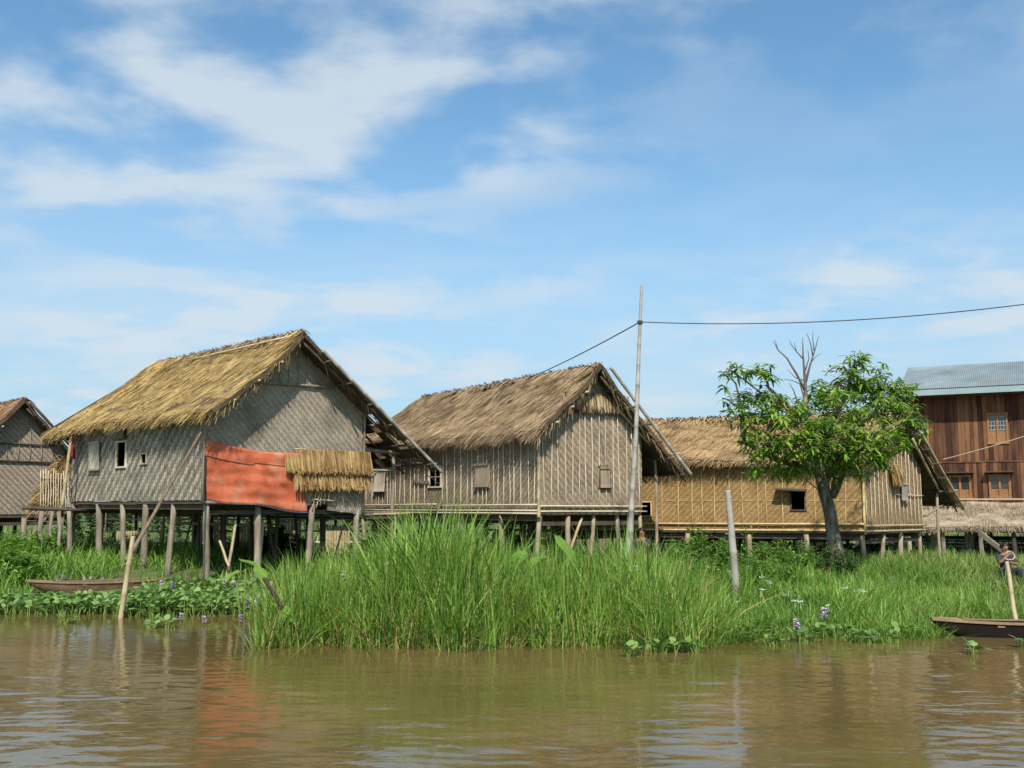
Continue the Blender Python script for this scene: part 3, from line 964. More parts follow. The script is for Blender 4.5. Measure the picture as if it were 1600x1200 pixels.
# ---- house with pale battens, middle
C2 = at(843, 800, 25)
h2 = House('stilt_house', 'brown woven bamboo house with closely spaced pale vertical battens and tall pole before it', (C2.x, C2.y), .3, (-.549, .836), (.836, .549),
           L=10.2, G=3.25, zf=1.86, vr=1.62, zr=5.52, o=.42, Lr=9.1, e=.28, ze=3.86, Le=11.2, vR=4.40, zR=2.88, Lr2=9.8)
roof_all(h2, 'thatch2', 20000, .10, 8, n_right=2500, rtm='thatch2', verge=350, eave=3800, eave_len=(.10, .36), courses=7)
tl2 = h2.zl(0) - .13
w2 = rect_of(h2, 'long', 671, 729, 690, 761)
sh2 = rect_of(h2, 'long', 745, 724, 765, 762)
sh2b = rect_of(h2, 'long', 587, 733, 604, 769)
wl = wall_boxes(h2, 'long', .03, h2.L, h2.zf, tl2, [w2], .04, 'back')
woven(wl, h2.C, h2.u, h2.nl, [(.03, h2.zf - .02), (h2.L, h2.zf - .02), (h2.L, tl2), (.03, tl2)], .046, ['warp2', 'weft2'], holes=[w2])
xs = [a for a in np.cumsum(np.random.default_rng(3).uniform(.16, .42, 40)) if a < h2.L and not (w2[0] - .06 < a < w2[1] + .06)]
battens(h2, 'long', wl, xs, h2.zf - .06, lambda a: tl2, 'batten2')
wn2 = frame(h2, 'long', w2, h2.root, 'batten2', .045, mull=1, name='window')
q0 = h2.C + h2.u * (w2[1] + .55) + h2.nl * .30; q1 = h2.C + h2.u * (w2[0] - .25) + h2.nl * .30
pole('lintel', (q0.x, q0.y, w2[3] + .12), (q1.x, q1.y, w2[3] + .06), .03, .025, 'post', wn2)
q0 = h2.C + h2.u * (w2[1] + .45) + h2.nl * .28; q1 = h2.C + h2.u * (w2[0] + .1) + h2.nl * .05
pole('prop_stick', (q0.x, q0.y, w2[3] + .08), (q1.x, q1.y, w2[2] + .1), .013, .012, 'post', wn2, n=5)
s_ = shutter(h2, 'long', sh2, h2.root, 'warp2', 3, off=.06)
frame(h2, 'long', sh2, s_, 'post', .03)
shutter(h2, 'long', sh2b, h2.root, 'batten2', 3, tilt=-.12, off=.08)
for dz, x1 in ((.16, 5.2), (.02, h2.L), (-.05, h2.L)):
    rail(h2, 'long', wl, -.02, x1, h2.zf + dz, h2.zf + dz - .02, 'batten2', .024, .07)
rail(h2, 'long', wl, 5.0, h2.L, h2.zf + .18, h2.zf + .15, 'batten2', .022, .075)
gp2 = gable_poly(h2)
mb = MB(); mb.prism([h2.C + h2.v * a + Vector((0, 0, z)) for a, z in gp2], -h2.ng * .04)
gw = mb.build('gable_wall', 'back', h2.root)
woven(gw, h2.C, h2.v, h2.ng, gp2, .050, ['warp2', 'weft2'])
battens(h2, 'gable', gw, [.12 + .215 * i for i in range(15)], h2.zf - .03, lambda a: min(h2.zl(a), h2.zrr(a), h2.zr - .75) - .12, 'batten2')
for dz in (.13, .0):
    rail(h2, 'gable', gw, -.03, h2.G + .1, h2.zf + dz, h2.zf + dz - .01, 'batten2', .024, .06)
sg = rect_of(h2, 'gable', 936, 729, 951, 763)
s_ = shutter(h2, 'gable', sg, h2.root, 'warp2', 3, off=.06)
frame(h2, 'gable', (sg[0], sg[1], sg[2], sg[3]), s_, 'beam', .04)
straw_course(h2, gw, .62, 2.75, h2.zr - .72, h2.zr - 1.12, .05, 750, 'thatchd', out_=.12, seed=7, name='straw_band')
straw_course(h2, gw, .62, 2.75, h2.zr - .75, h2.zr - 1.10, .07, 260, 'thatch2', out_=.14, seed=8, name='straw_band')
pole('corner_pole', h2.P(-.06, -.06, h2.zf - .15), h2.P(-.06, -.06, tl2), .045, .035, 'bamboo', h2.root, nodes=.4)
back_walls(h2)
base_frame(h2, [.05, 1.9, 3.8, 5.6, 7.6, 10.0], [.05, .85, 1.7, 2.5, 3.2], extra=[(.15, 3.85, 3.3), (4.5, 3.9, 3.3)], r=.062, pm='bamboo_post')
pole('verge_pole', h2.P(-h2.o - .10, h2.vr + .22, h2.zr - .07), h2.P(-h2.o - .06, h2.vR + .12, h2.zR - .06), .045, .05, 'bamboo_grey', h2.root, nodes=.5)
pole('inner_rafter', h2.P(-.12, h2.vr + .7, h2.zrr(h2.vr + .7) - .35), h2.P(-.12, 3.9, 3.22), .035, .03, 'bamboo', h2.root)
pole('porch_beam', h2.P(-.2, 3.75, 3.3), h2.P(-.45, 4.2, 3.36), .03, .03, 'bamboo', h2.root)
pole('brace', h2.P(.1, .85, .6), h2.P(.08, 1.35, h2.zf - .15), .04, .035, 'bamboo', h2.root)

# ---- golden house behind the mango tree
C3 = at(1350, 828, 27)
h3 = House('stilt_house', 'golden woven bamboo house behind the mango tree with one small black window', (C3.x, C3.y), .2, (-.93, .37), (.70, .714),
           L=8.6, G=3.7, zf=1.35, vr=2.0, zr=4.55, o=.42, Lr=8.6, e=.35, ze=3.26, Le=9.3, vR=5.25, zR=2.08, Lr2=8.8)
roof_all(h3, 'thatch3', 16000, .08, 14, n_right=2400, rtm='thatch3', verge=240, eave=2600, eave_len=(.05, .22), courses=7)
tl3 = h3.zl(0) - .13
w3 = rect_of(h3, 'long', 1236, 768, 1258, 797)
w3b = rect_of(h3, 'long', 1001, 784, 1018, 806)
wl = wall_boxes(h3, 'long', .03, h3.L, h3.zf, tl3, [w3, w3b], .04, 'back3')
woven(wl, h3.C, h3.u, h3.nl, [(.03, h3.zf - .02), (h3.L, h3.zf - .02), (h3.L, tl3), (.03, tl3)], .042, ['warp3', 'weft3'], holes=[w3, w3b])
xs = [a for a in np.cumsum(np.random.default_rng(4).uniform(.18, .46, 40)) if a < h3.L and not any(q[0] - .05 < a < q[1] + .05 for q in (w3, w3b))]
battens(h3, 'long', wl, xs, h3.zf - .04, lambda a: tl3, 'batten3', .015)
for dz in (.17, .0):
    rail(h3, 'long', wl, -.02, h3.L, h3.zf + dz, h3.zf + dz - .03, 'batten3', .026, .06)
# stitched line of short pale ties half way up
mb = MB()
for i in range(150):
    a = .1 + i * .056
    if w3[0] - .1 < a < w3[1] + .1 or w3b[0] - .1 < a < w3b[1] + .1: continue
    q = h3.C + h3.u * a + h3.nl * .022
    mb.box((q.x, q.y, h3.zf + .78 + .01 * math.sin(i)), h3.u * .017, h3.nl * .004, (0, 0, .008))
mb.build('stitching', 'batten3', wl, kind='stuff')
wn3 = frame(h3, 'long', w3, h3.root, 'beam', .035, name='window')
mb = MB()
A_ = h3.C + h3.u * (w3[1] + .38); B_ = h3.C + h3.u * (w3[0] - .05)
mb.prism([(A_.x, A_.y, w3[3] + .07), (B_.x, B_.y, w3[3] + .04), tuple(B_ + h3.nl * .32 + Vector((0, 0, w3[3] + .0))), tuple(A_ + h3.nl * .32 + Vector((0, 0, w3[3] + .04)))], (0, 0, .03))
mb.build('awning_flap', 'beam', wn3)
wn3b = frame(h3, 'long', w3b, h3.root, 'batten3', .03, name='window')
gp3 = gable_poly(h3)
mb = MB(); mb.prism([h3.C + h3.v * a + Vector((0, 0, z)) for a, z in gp3], -h3.ng * .04)
gw = mb.build('gable_wall', 'back3', h3.root)
woven(gw, h3.C, h3.v, h3.ng, gp3, .046, ['warp3', 'weft2'])
battens(h3, 'gable', gw, [.14 + .25 * i for i in range(15)], h3.zf - .02, lambda a: min(h3.zl(a), h3.zrr(a)) - .16, 'batten2', .015)
for dz in (.12, -.02):
    rail(h3, 'gable', gw, -.03, h3.G + .1, h3.zf + dz, h3.zf + dz - .02, 'bamboo', .035, .06)
rail(h3, 'gable', gw, 1.9, h3.G, h3.zf + .95, h3.zf + .93, 'batten2', .018, .05)
sg = rect_of(h3, 'gable', 1404, 754, 1413, 783)
s_ = shutter(h3, 'gable', sg, h3.root, 'bamboo_grey', 2, off=.09)
straw_course(h3, gw, 1.5, 2.1, h3.zf + 1.75, h3.zf + 1.25, .08, 200, 'straw', out_=.2, seed=9, name='straw_tuft')
pole('corner_pole', h3.P(-.05, -.05, h3.zf - .1), h3.P(-.05, -.05, tl3), .04, .035, 'batten3', h3.root)
back_walls(h3, 'back3')
base_frame(h3, [.06, 1.5, 3.0, 4.6, 6.2, 8.4], [.05, 1.2, 2.4, 3.65], extra=[(-.1, 4.55, 2.42), (4.0, 4.55, 2.4)], r=.064, pm='bamboo_post')
pole('verge_pole', h3.P(-h3.o - .05, h3.vr + .3, h3.zrr(h3.vr + .3) - .02), h3.P(-h3.o - .05, h3.vR + .2, h3.zrr(h3.vR + .2) - .04), .045, .04, 'bamboo', h3.root)
pole('inner_rafter', h3.P(-.3, h3.vr + .5, h3.zrr(h3.vr + .5) - .30), h3.P(-.2, 4.5, 2.38), .04, .035, 'bamboo', h3.root)
pole('brace', h3.P(-.05, h3.G, h3.zf + .35), h3.P(-.1, 4.9, 2.0), .04, .035, 'post', h3.root)
pole('porch_beam', h3.P(-.2, 4.4, 2.42), h3.P(-.5, 5.0, 2.45), .03, .028, 'bamboo', h3.root)

# ---- house at the left edge
apex = at(33, 628, 33)
h0 = House('stilt_house', 'grey brown woven house with reddish thatch beside the picket platform', (apex.x - .718 * 2.3, apex.y - .696 * 2.3), .3, *uv1,
           L=7, G=3.9, zf=1.72, vr=2.3, zr=5.38, o=.5, Lr=7, e=.5, ze=2.9, Le=7.4, vR=4.15, zR=3.52, Lr2=7.3)
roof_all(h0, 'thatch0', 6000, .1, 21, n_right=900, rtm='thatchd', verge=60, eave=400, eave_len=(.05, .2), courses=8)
gp0 = gable_poly(h0)
mb = MB(); mb.prism([h0.C + h0.v * a + Vector((0, 0, z)) for a, z in gp0], -h0.ng * .04)
gw = mb.build('gable_wall', 'back', h0.root)
woven(gw, h0.C, h0.v, h0.ng, gp0, .047, ['warp1g', 'weft2'])
rail(h0, 'gable', gw, .0, 3.8, h0.zf + 1.72, h0.zf + 1.68, 'beam', .035, .05, 'tie_beam')
rail(h0, 'gable', gw, .4, 3.4, h0.zf + 2.25, h0.zf + 2.25, 'beam', .03, .05, 'tie_beam')
battens(h0, 'gable', gw, [.5 + .36 * i for i in range(9)], h0.zf + 1.7, lambda a: min(h0.zl(a), h0.zrr(a)) - .2, 'warp1g', .014)
mb = MB(); mb.prism([h0.P(0.03, 0, h0.zf), h0.P(7, 0, h0.zf), h0.P(7, 0, h0.zl(0) - .13), h0.P(0.03, 0, h0.zl(0) - .13)], h0.v * .04); mb.build('wall', 'weft2', h0.root)
back_walls(h0)
base_frame(h0, [.05, 2.3, 4.6, 6.9], [.05, 1.3, 2.6, 3.85], r=.08)
pole('brace', h0.P(.1, 2.6, .6), h0.P(.05, 3.3, h0.zf - .1), .045, .04, 'post', h0.root)
pole('verge_pole', h0.P(-.56, h0.vr + .1, h0.zrr(h0.vr + .1)), h0.P(-.56, h0.vR + .1, h0.zrr(h0.vR + .1)), .05, .045, 'beam', h0.root)

# ---- two-storey timber house with tin roof
A4 = at(1412, 790, 37.0)
th = empty('timber_house', (A4.x, A4.y, .1), 'tall red brown plank house with corrugated tin roof behind the golden house', 'house')
du = Vector((.89, -.456, 0)).normalized(); dn = Vector((-du.y * -1, -du.x, 0))
dn = Vector((du.y, -du.x, 0)); dn = dn if dn.y < 0 else -dn
def T4(a, z, o=0.0):
    q = Vector((A4.x, A4.y, 0)) + du * a + dn * o
    return Vector((q.x, q.y, z))
def t4(px, py, o=0.0):
    r = ray(px, py); c = Vector((A4.x, A4.y)) + Vector((dn.x, dn.y)) * o
    det = r.x * (-du.y) + du.x * r.y
    k = (c.x * (-du.y) + du.x * c.y) / det
    t = (r.x * c.y - r.y * c.x) / det
    return t, CAM_H + r.z * k
LW = 9.5
ztop = t4(1500, 612)[1]
zmid = t4(1500, 722)[1]
zbot = t4(1500, 800)[1]
mb = MB(); mb.box(T4(LW / 2, (zbot + ztop) / 2, -.05), du * LW / 2, dn * .03, (0, 0, (ztop - zbot) / 2)); mb.build('wall', 'timber', th)
wins = []
def trect(x0, y0, x1, y1):
    a = t4(x0, y0); b = t4(x1, y1)
    return (a[0], b[0], b[1], a[1])
W_up = [trect(1543, 647, 1575, 692), trect(1412 + 8, 652, 1451, 695)]
W_lo = [trect(1484, 744, 1517, 778), trect(1546, 743, 1579, 777)]
allw = W_up + W_lo
for zz0, zz1, nm in ((zmid + .01, ztop, 0), (zbot, zmid - .01, 1)):
    mb = MB()
    a = 0.0
    while a < LW:
        wd_ = random.uniform(.10, .17)
        segs = [(zz0, zz1)]
        for wr_ in allw:
            if a + wd_ > wr_[0] and a < wr_[1]:
                ns = []
                for s0, s1 in segs:
                    if wr_[3] <= s0 or wr_[2] >= s1: ns.append((s0, s1)); continue
                    if wr_[2] > s0: ns.append((s0, wr_[2]))
                    if wr_[3] < s1: ns.append((wr_[3], s1))
                segs = ns
        for s0, s1 in segs:
            if s1 - s0 > .02:
                mb.box(T4(a + wd_ / 2, (s0 + s1) / 2, .0 + random.uniform(0, .012)), du * (wd_ / 2 - .005), dn * .015, (0, 0, (s1 - s0) / 2))
        a += wd_
    mb.build('plank_cladding', 'timber', th, kind='stuff')
mb = MB(); mb.beam(T4(0, zmid, .03), T4(LW, zmid, .03), .03, .05); mb.build('belt_board', 'timber', th)
for wi, wr_ in enumerate(allw):
    x0, x1, z0, z1 = wr_
    mb = MB()
    for (a, b) in ((x0, x0), (x1, x1), ((x0 + x1) / 2, (x0 + x1) / 2)):
        mb.beam(T4(a, z0, .03), T4(a, z1, .03), .07, .05, up=tuple(dn))
    for z in (z0, z1):
        mb.beam(T4(x0 - .05, z, .035), T4(x1 + .05, z, .035), .05, .07)
    wo = mb.build('window', 'timber_trim', th)
    zc = z0 + (z1 - z0) * (.42 if wi < 2 else .40)
    for k in range(2):
        a, b = (x0, (x0 + x1) / 2) if k == 0 else ((x0 + x1) / 2, x1)
        m1 = MB(); m1.box(T4((a + b) / 2, (zc + z1) / 2, -.005), du * (b - a) / 2 * .86, dn * .006, (0, 0, (z1 - zc) / 2 * .95)); m1.build('pane', 'glass', wo)
        m1 = MB(); m1.box(T4((a + b) / 2, (z0 + zc) / 2, .0), du * (b - a) / 2 * .86, dn * .012, (0, 0, (zc - z0) / 2 * .95)); m1.build('panel', 'timber_trim', wo)
        m1 = MB()
        if wi < 2:
            for q in range(1, 3):
                m1.beam(T4(a + (b - a) * q / 3, zc, .008), T4(a + (b - a) * q / 3, z1, .008), .025, .012, up=tuple(dn))
            for q in range(0, 4):
                m1.beam(T4(a + .04, zc + (z1 - zc) * q / 4 + .03, .014), T4(b - .04, zc + (z1 - zc) * q / 4 + .03, .014), .012, .04)
            m1.build('lattice', 'lattice', wo)
        else:
            m1.beam(T4(a + .03, zc + (z1 - zc) * .45, .012), T4(b - .03, zc + (z1 - zc) * .45, .012), .012, .03)
            m1.build('glazing_bar', 'timber_trim', wo)
    if wi >= 2:
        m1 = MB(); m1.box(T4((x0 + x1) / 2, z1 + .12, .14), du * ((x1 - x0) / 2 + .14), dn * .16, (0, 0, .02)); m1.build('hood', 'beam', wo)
# side wall, rear, roof
mb = MB(); mb.box(T4(0.02, (zbot + ztop) / 2, -3.0), du * .03, dn * 2.9, (0, 0, (ztop - zbot) / 2)); mb.build('side_wall', 'timber', th)
mb = MB(); mb.box(T4(LW / 2, zbot - .05, -3.0), du * LW / 2, dn * 3.0, (0, 0, .045)); mb.build('floor', 'floor', th)
ez = t4(1500, 605, .75)[1]
rz = ez + 1.22
mb = MB()
nrow = 150
for side in (0, 1):
    vs, fs = [], []
    for i in range(nrow * 2 + 1):
        a = .08 + (LW + .4) * i / (nrow * 2)
        dzz = .016 if i % 2 else -.016
        lo = T4(a, ez + dzz, .75) if side == 0 else T4(a, ez + dzz, -6.2)
        hi = T4(a + .0, rz + dzz, -2.7)
        vs += [lo, lo.lerp(hi, .5), hi]
    for i in range(nrow * 2):
        fs += [(i * 3, i * 3 + 3, i * 3 + 4, i * 3 + 1), (i * 3 + 1, i * 3 + 4, i * 3 + 5, i * 3 + 2)]
    mb.add(vs, fs)
ro = mb.build('roof', 'tin', th)
mb = MB(); mb.box(T4(LW / 2 + .28, ez - .13, .72), du * (LW / 2 + .2), dn * .02, (0, 0, .10)); mb.build('fascia', 'fascia', ro)
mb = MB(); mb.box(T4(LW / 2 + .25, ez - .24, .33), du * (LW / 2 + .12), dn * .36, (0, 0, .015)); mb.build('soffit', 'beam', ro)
mb = MB(); mb.prism([T4(.3, ez - .1, -.1), T4(.3, ez - .1, -5.6), T4(.3, rz - .1, -2.7)], du * .04); mb.build('gable_infill', 'timber', ro)
for ia in range(6):
    for o_ in (-.2, -3.0, -5.6):
        q = T4(.2 + ia * 1.85, zbot - .06, o_)
        pole('post', (q.x, q.y, float(ground_z(q.x, q.y)) - .2), q, .12, .11, 'post', th, n=8)
mb = MB(); mb.beam(T4(0, zbot - 1.0, -3.0), T4(LW, zbot - 1.0, -3.0), .08, .1); mb.build('tie_beam', 'beam', th)
for k in range(3):
    mb = MB(); mb.beam(T4(.3, .55 + .28 * k, -3.05), T4(LW, .58 + .28 * k, -3.05), .05, .07); mb.build('rail', 'beam', th)

# ---- thatched lean-to before the timber house
R0 = T4(-.8, t4(1480, 785, .35)[1] + .02, .35); R1 = T4(LW + .3, R0.z, .35)
ez2 = t4(1500, 822, 2.6)[1]
E0, E1 = T4(-.8, ez2, 2.6), T4(LW + .3, ez2, 2.6)
lt = empty('thatched_shelter', (E0.x, E0.y, .15), 'open shelter with grey tan thatch on posts below the plank house', 'shelter')
class _H: pass
hh = _H(); hh.root = lt
rl, S, nn = roof_slab(hh, R0, R1, E0, E1, 20, 6, .12, sag=.05, seed=2, mat_='thatchg')
thatch(rl, S, nn, 9000, 'thatchg', courses=5, eave=3000, eave_len=(.05, .26), seed=44)
pole('ridge_pole', R0 + Vector((0, 0, .08)), R1 + Vector((0, 0, .08)), .03, .03, 'rope', rl)
pole('eave_pole', E0 - Vector((0, 0, .16)), E1 - Vector((0, 0, .16)), .045, .04, 'beam', rl)
for k in range(9):
    q = T4(-.6 + k * 1.02 + random.uniform(-.1, .1), ez2 - .08, 2.45)
    pole('post', (q.x + random.uniform(-.06, .06), q.y, float(ground_z(q.x, q.y)) - .2), q, .08, .07, random.choice(['post', 'post', 'bamboo', 'beam']), lt, n=8)
for k in range(6):
    q = T4(-.2 + k * 1.5, ez2 + .2, 1.1)
    pole('post', (q.x, q.y, float(ground_z(q.x, q.y)) - .2), q, .10, .09, 'beam', lt, n=8)
for z, o_ in ((.55, 1.0), (.8, 1.05), (.35, 1.1)):
    pole('rail', T4(.4, z, o_), T4(LW, z + .04, o_), .035, .03, 'beam', lt, n=6)
q = T4(1.0, .62, .9)
mb = MB(); mb.box(T4(1.15, .80, 1.6), du * .16, dn * .02, (0, 0, .42)); mb.build('hanging_panel', 'bamboo_grey', lt)
mb = MB(); mb.box(T4(2.2, .84, 1.62), du * .13, dn * .02, (0, 0, .40)); mb.build('hanging_panel', 'post', lt)

# ------------------------------------------------------------------ sheds seen under the floors
def shed(label, a, b, ztop_, m, n):
    a, b = Vector(a), Vector(b)
    r = empty('bamboo_pen', (a.x, a.y, .3), label, 'pen')
    dr = (b - a); L = dr.length; dr.normalize()
    nn_ = Vector((dr.y, -dr.x, 0))
    if nn_.y > 0: nn_ = -nn_
    for i in range(n):
        q = a + dr * L * i / (n - 1)
        pole('post', (q.x + random.uniform(-.1, .1), q.y, .1), (q.x, q.y, ztop_ + random.uniform(-.2, .2)), .05, .045, random.choice(['post', 'bamboo', 'beam']), r, n=6)
    for z in (.75, 1.15, 1.55):
        pole('rail', (a.x, a.y, z), (b.x, b.y, z + random.uniform(-.06, .06)), .04, .035, random.choice(['bamboo', 'beam', 'batten2']), r, n=6)
    mb = MB()
    mb.prism([(a.x, a.y - .8, ztop_ + .05), (b.x, b.y - .8, ztop_ + .05), (b.x, b.y + 3.2, ztop_ - .35), (a.x, a.y + 3.2, ztop_ - .35)], (0, 0, .08))
    mb.build('roof', 'thatchd', r)  # unseen slab, added only to block light and darken the pens below
    t = .4
    while t < L - .8:
        wd_ = random.uniform(.5, 1.1)
        if random.random() < .85:
            mb = MB()
            z0 = random.uniform(.35, .7); z1 = random.uniform(1.1, 1.5)
            k = int(wd_ / .09)
            for i in range(k):
                q = a + dr * (t + i * .09) + nn_ * .06
                mb.box((q.x, q.y, (z0 + z1) / 2 + random.uniform(-.04, .04)), dr * .038, nn_ * .01, (0, 0, (z1 - z0) / 2))
            mb.build('slat_screen', m, r, kind='stuff')
        t += wd_ + random.uniform(.1, .7)
    return r
shed('dim brown slatted pen seen beneath the tarpaulin house', (-13.5, 34.4, 0), (-1.2, 35.0, 0), 1.95, 'bamboo', 14)
shed('slatted bamboo pen seen in the gloom beneath the batten house', (-1.0, 36.6, 0), (5.5, 34.5, 0), 1.7, 'post', 9)
shed('golden slatted screen seen beneath the golden house', (6.0, 34.5, 0), (12.3, 33.6, 0), 1.25, 'batten3', 8)

# ------------------------------------------------------------------ platform with pickets, hay and red cloth (left)
PA, PB = at(52, 797, 28.3), at(118, 796, 28.6)
pf = empty('picket_platform', (PA.x, PA.y, .3), 'rickety bamboo platform with pickets joined to the grey house', 'platform')
zp = PA.z
mb = MB()
for i in range(9):
    a = Vector((PA.x, PA.y, zp)).lerp(Vector((PB.x, PB.y, zp)), i / 8)
    mb.beam(a + Vector((.0, -.05, 0)), a + Vector((.15, 2.3, 0)), .12, .04)
mb.build('deck', 'post', pf)
pole('beam', PA + Vector((-.25, -.1, .06)), PB + Vector((.2, -.1, -.02)), .05, .04, 'beam', pf)
for px, py0, r in ((61, 905, .07), (92, 900, .055), (110, 900, .065), (77, 880, .05)):
    q = at(px, py0, 28.3); t_ = at(px + random.uniform(-3, 6), 797, 28.3)
    pole('post', (q.x, q.y, -.1), (t_.x, t_.y, zp - .03), r, r * .9, 'post', pf, n=7, wob=.03)
for i in range(12):
    px = 64 + i * 3.9
    b = at(px, 792, 29.4); t_ = at(px + random.uniform(-1, 1), 735 + random.uniform(-4, 6), 29.4)
    pole('picket', (b.x, b.y, zp), t_, .015, .012, 'batten2', pf, n=5)
pole('rail', at(62, 748, 29.45), at(112, 750, 29.45), .03, .028, 'beam', pf)
pole('tall_pole', at(97, 790, 28.8), at(112, 682, 28.8), .05, .04, 'bamboo', pf, nodes=.5)
hayc = at(97, 788, 30.1)
N = 2600
ph = rng.random(N) * 6.28; rr = np.sqrt(rng.random(N)); hh_ = rng.random(N)
cen = np.array([hayc.x, hayc.y, zp])
R_ = (1 - hh_ ** 1.5)
P = cen + np.stack([np.cos(ph) * .72 * R_, np.sin(ph) * .5 * R_, hh_ * 1.55], 1)
D = unit(np.stack([np.cos(ph), np.sin(ph), rng.normal(-.3, .6, N)], 1))
hay = strips('hay_stack', P, D, np.tile([0, 0, -.5], (N, 1)), unit(rng.normal(0, 1, (N, 3))), rng.uniform(.15, .45, N), rng.uniform(.02, .05, N), 'straw', origin=tuple(cen), K=2, kind=None)
setp(hay, 'heap of golden hay piled behind the pickets', 'hay')
# red cloth
ca, cb = at(107, 681, 29.1), at(118, 685, 29.1)
mb = MB(); vs, fs = [], []
for j in range(9):
    for i in range(7):
        q = ca.lerp(cb, i / 6)
        vs.append((q.x, q.y + .05 * math.sin(i * 1.7 + j * .5), ca.z - .62 * j / 8 + .05 * math.sin(i * .8)))
for j in range(8):
    for i in range(6):
        k = j * 7 + i; fs.append((k, k + 1, k + 8, k + 7))
mb.add(vs, fs)
rc = mb.build('hanging_cloth', 'red', origin=tuple(ca), smooth=True)
rc.modifiers.new('s', 'SOLIDIFY').thickness = .006
setp(rc, 'red cloth hung up to dry between the two left houses', 'cloth')
lp = pole('washing_pole', at(99, 679, 29.1) , at(121, 684, 29.1), .02, .02, 'bamboo')
setp(lp, 'thin bamboo pole holding the red cloth', 'pole')

# ------------------------------------------------------------------ poles, stakes, wires
def bpole(name, p, q, r0, r1, m, label, cat='pole', nodes=.45, wob=.008):
    o = pole(name, p, q, r0, r1, m, nodes=nodes, wob=wob, n=8)
    return setp(o, label, cat)
tp_b = at(980, 872, 21.5); tp_b.z = .1
tp_t = at(1002.5, 446, 22.2)
bpole('bamboo_mast', tp_b, tp_t, .075, .028, 'bamboo_grey', 'tall pale bamboo pole carrying the overhead wire', wob=.02)
pA0 = on_level(183, 966, 0); pA0.z = -.6
bpole('mooring_pole', pA0, at(208, 838, 18.9), .052, .044, 'bamboo', 'upright bamboo mooring pole standing in the water')
bpole('leaning_pole', at(198, 876, 18.85), at(314, 676, 23.45), .038, .030, 'brown_pole', 'long thin pole leaning from the mooring pole to the house corner')
s0 = at(1152, 905, 19.5); s0.z = .0
stake = bpole('fence_stake', s0, at(1137, 766, 19.4), .085, .055, 'bamboo_grey', 'stout pale stake standing alone in the grass', nodes=.9)
mud = bpole('broken_stake', at(462, 985, 15.3), at(412, 903, 15.0), .035, .03, 'beam', 'dark broken stake slanting out of the reeds')
# props under the tarpaulin house
for (x0, y0, x1, y1, r, D_, mm) in ((205, 880, 232, 806, .03, 28.5, 'bamboo'), (280, 885, 300, 812, .03, 29.0, 'brown_pole'), (430, 880, 420, 818, .035, 28.0, 'brown_pole'), (520, 880, 535, 825, .03, 28.5, 'bamboo'),
                                  (354, 905, 368, 818, .04, 24.6, 'bamboo'), (405, 885, 411, 815, .045, 25.5, 'bamboo'), (358, 885, 343, 845, .035, 24.2, 'bamboo'),
                                  (318, 850, 330, 800, .03, 25.0, 'bamboo'), (480, 880, 484, 815, .035, 26.0, 'bamboo'), (155, 880, 162, 800, .05, 30, 'post')):
    a, b = at(x0, y0, D_), at(x1, y1, D_ + .2)
    setp(pole('bamboo_prop', a, b, r, r * .85, mm, nodes=.5), 'slanting bamboo prop under the floor of the tarpaulin house', 'pole', 'props under the tarpaulin house')
setp(pole('bamboo_rail', at(270, 817, 30), at(395, 821, 30.5), .05, .045, 'batten2', nodes=.5), 'pale horizontal bamboo rail seen under the tarpaulin house', 'pole')
def wire(p, q, sag, r, m, label, name):
    p, q = Vector(p), Vector(q)
    pts = [p.lerp(q, i / 24) - Vector((0, 0, sag * 4 * (i / 24) * (1 - i / 24))) for i in range(25)]
    mb = MB(); mb.tube(pts, r, 5)
    return setp(mb.build(name, m, origin=tuple(p)), label, 'wire')
wp = at(1000, 503, 22.1)
wire(wp, at(770, 612, 36), .12, .014, 'wire', 'dark wire running from the tall pole down behind the thatch', 'overhead_wire')
wire(wp, at(1700, 462, 19), .22, .011, 'wire', 'dark wire running from the tall pole across above the mango tree', 'overhead_wire')
wire(at(1474, 718, 29.5), at(1680, 655, 27), .05, .018, 'rope', 'pale rope stretched before the plank house', 'rope_line')
mb = MB()
for k in range(5):
    mb.tube([wp + Vector((.055 * math.cos(t), .055 * math.sin(t), .012 * k - .03)) for t in np.linspace(0, 6.28, 9)], .009, 5)
setp(mb.build('wire_knot', 'wire', origin=tuple(wp)), 'wire binding knotted around the tall pole', 'knot')

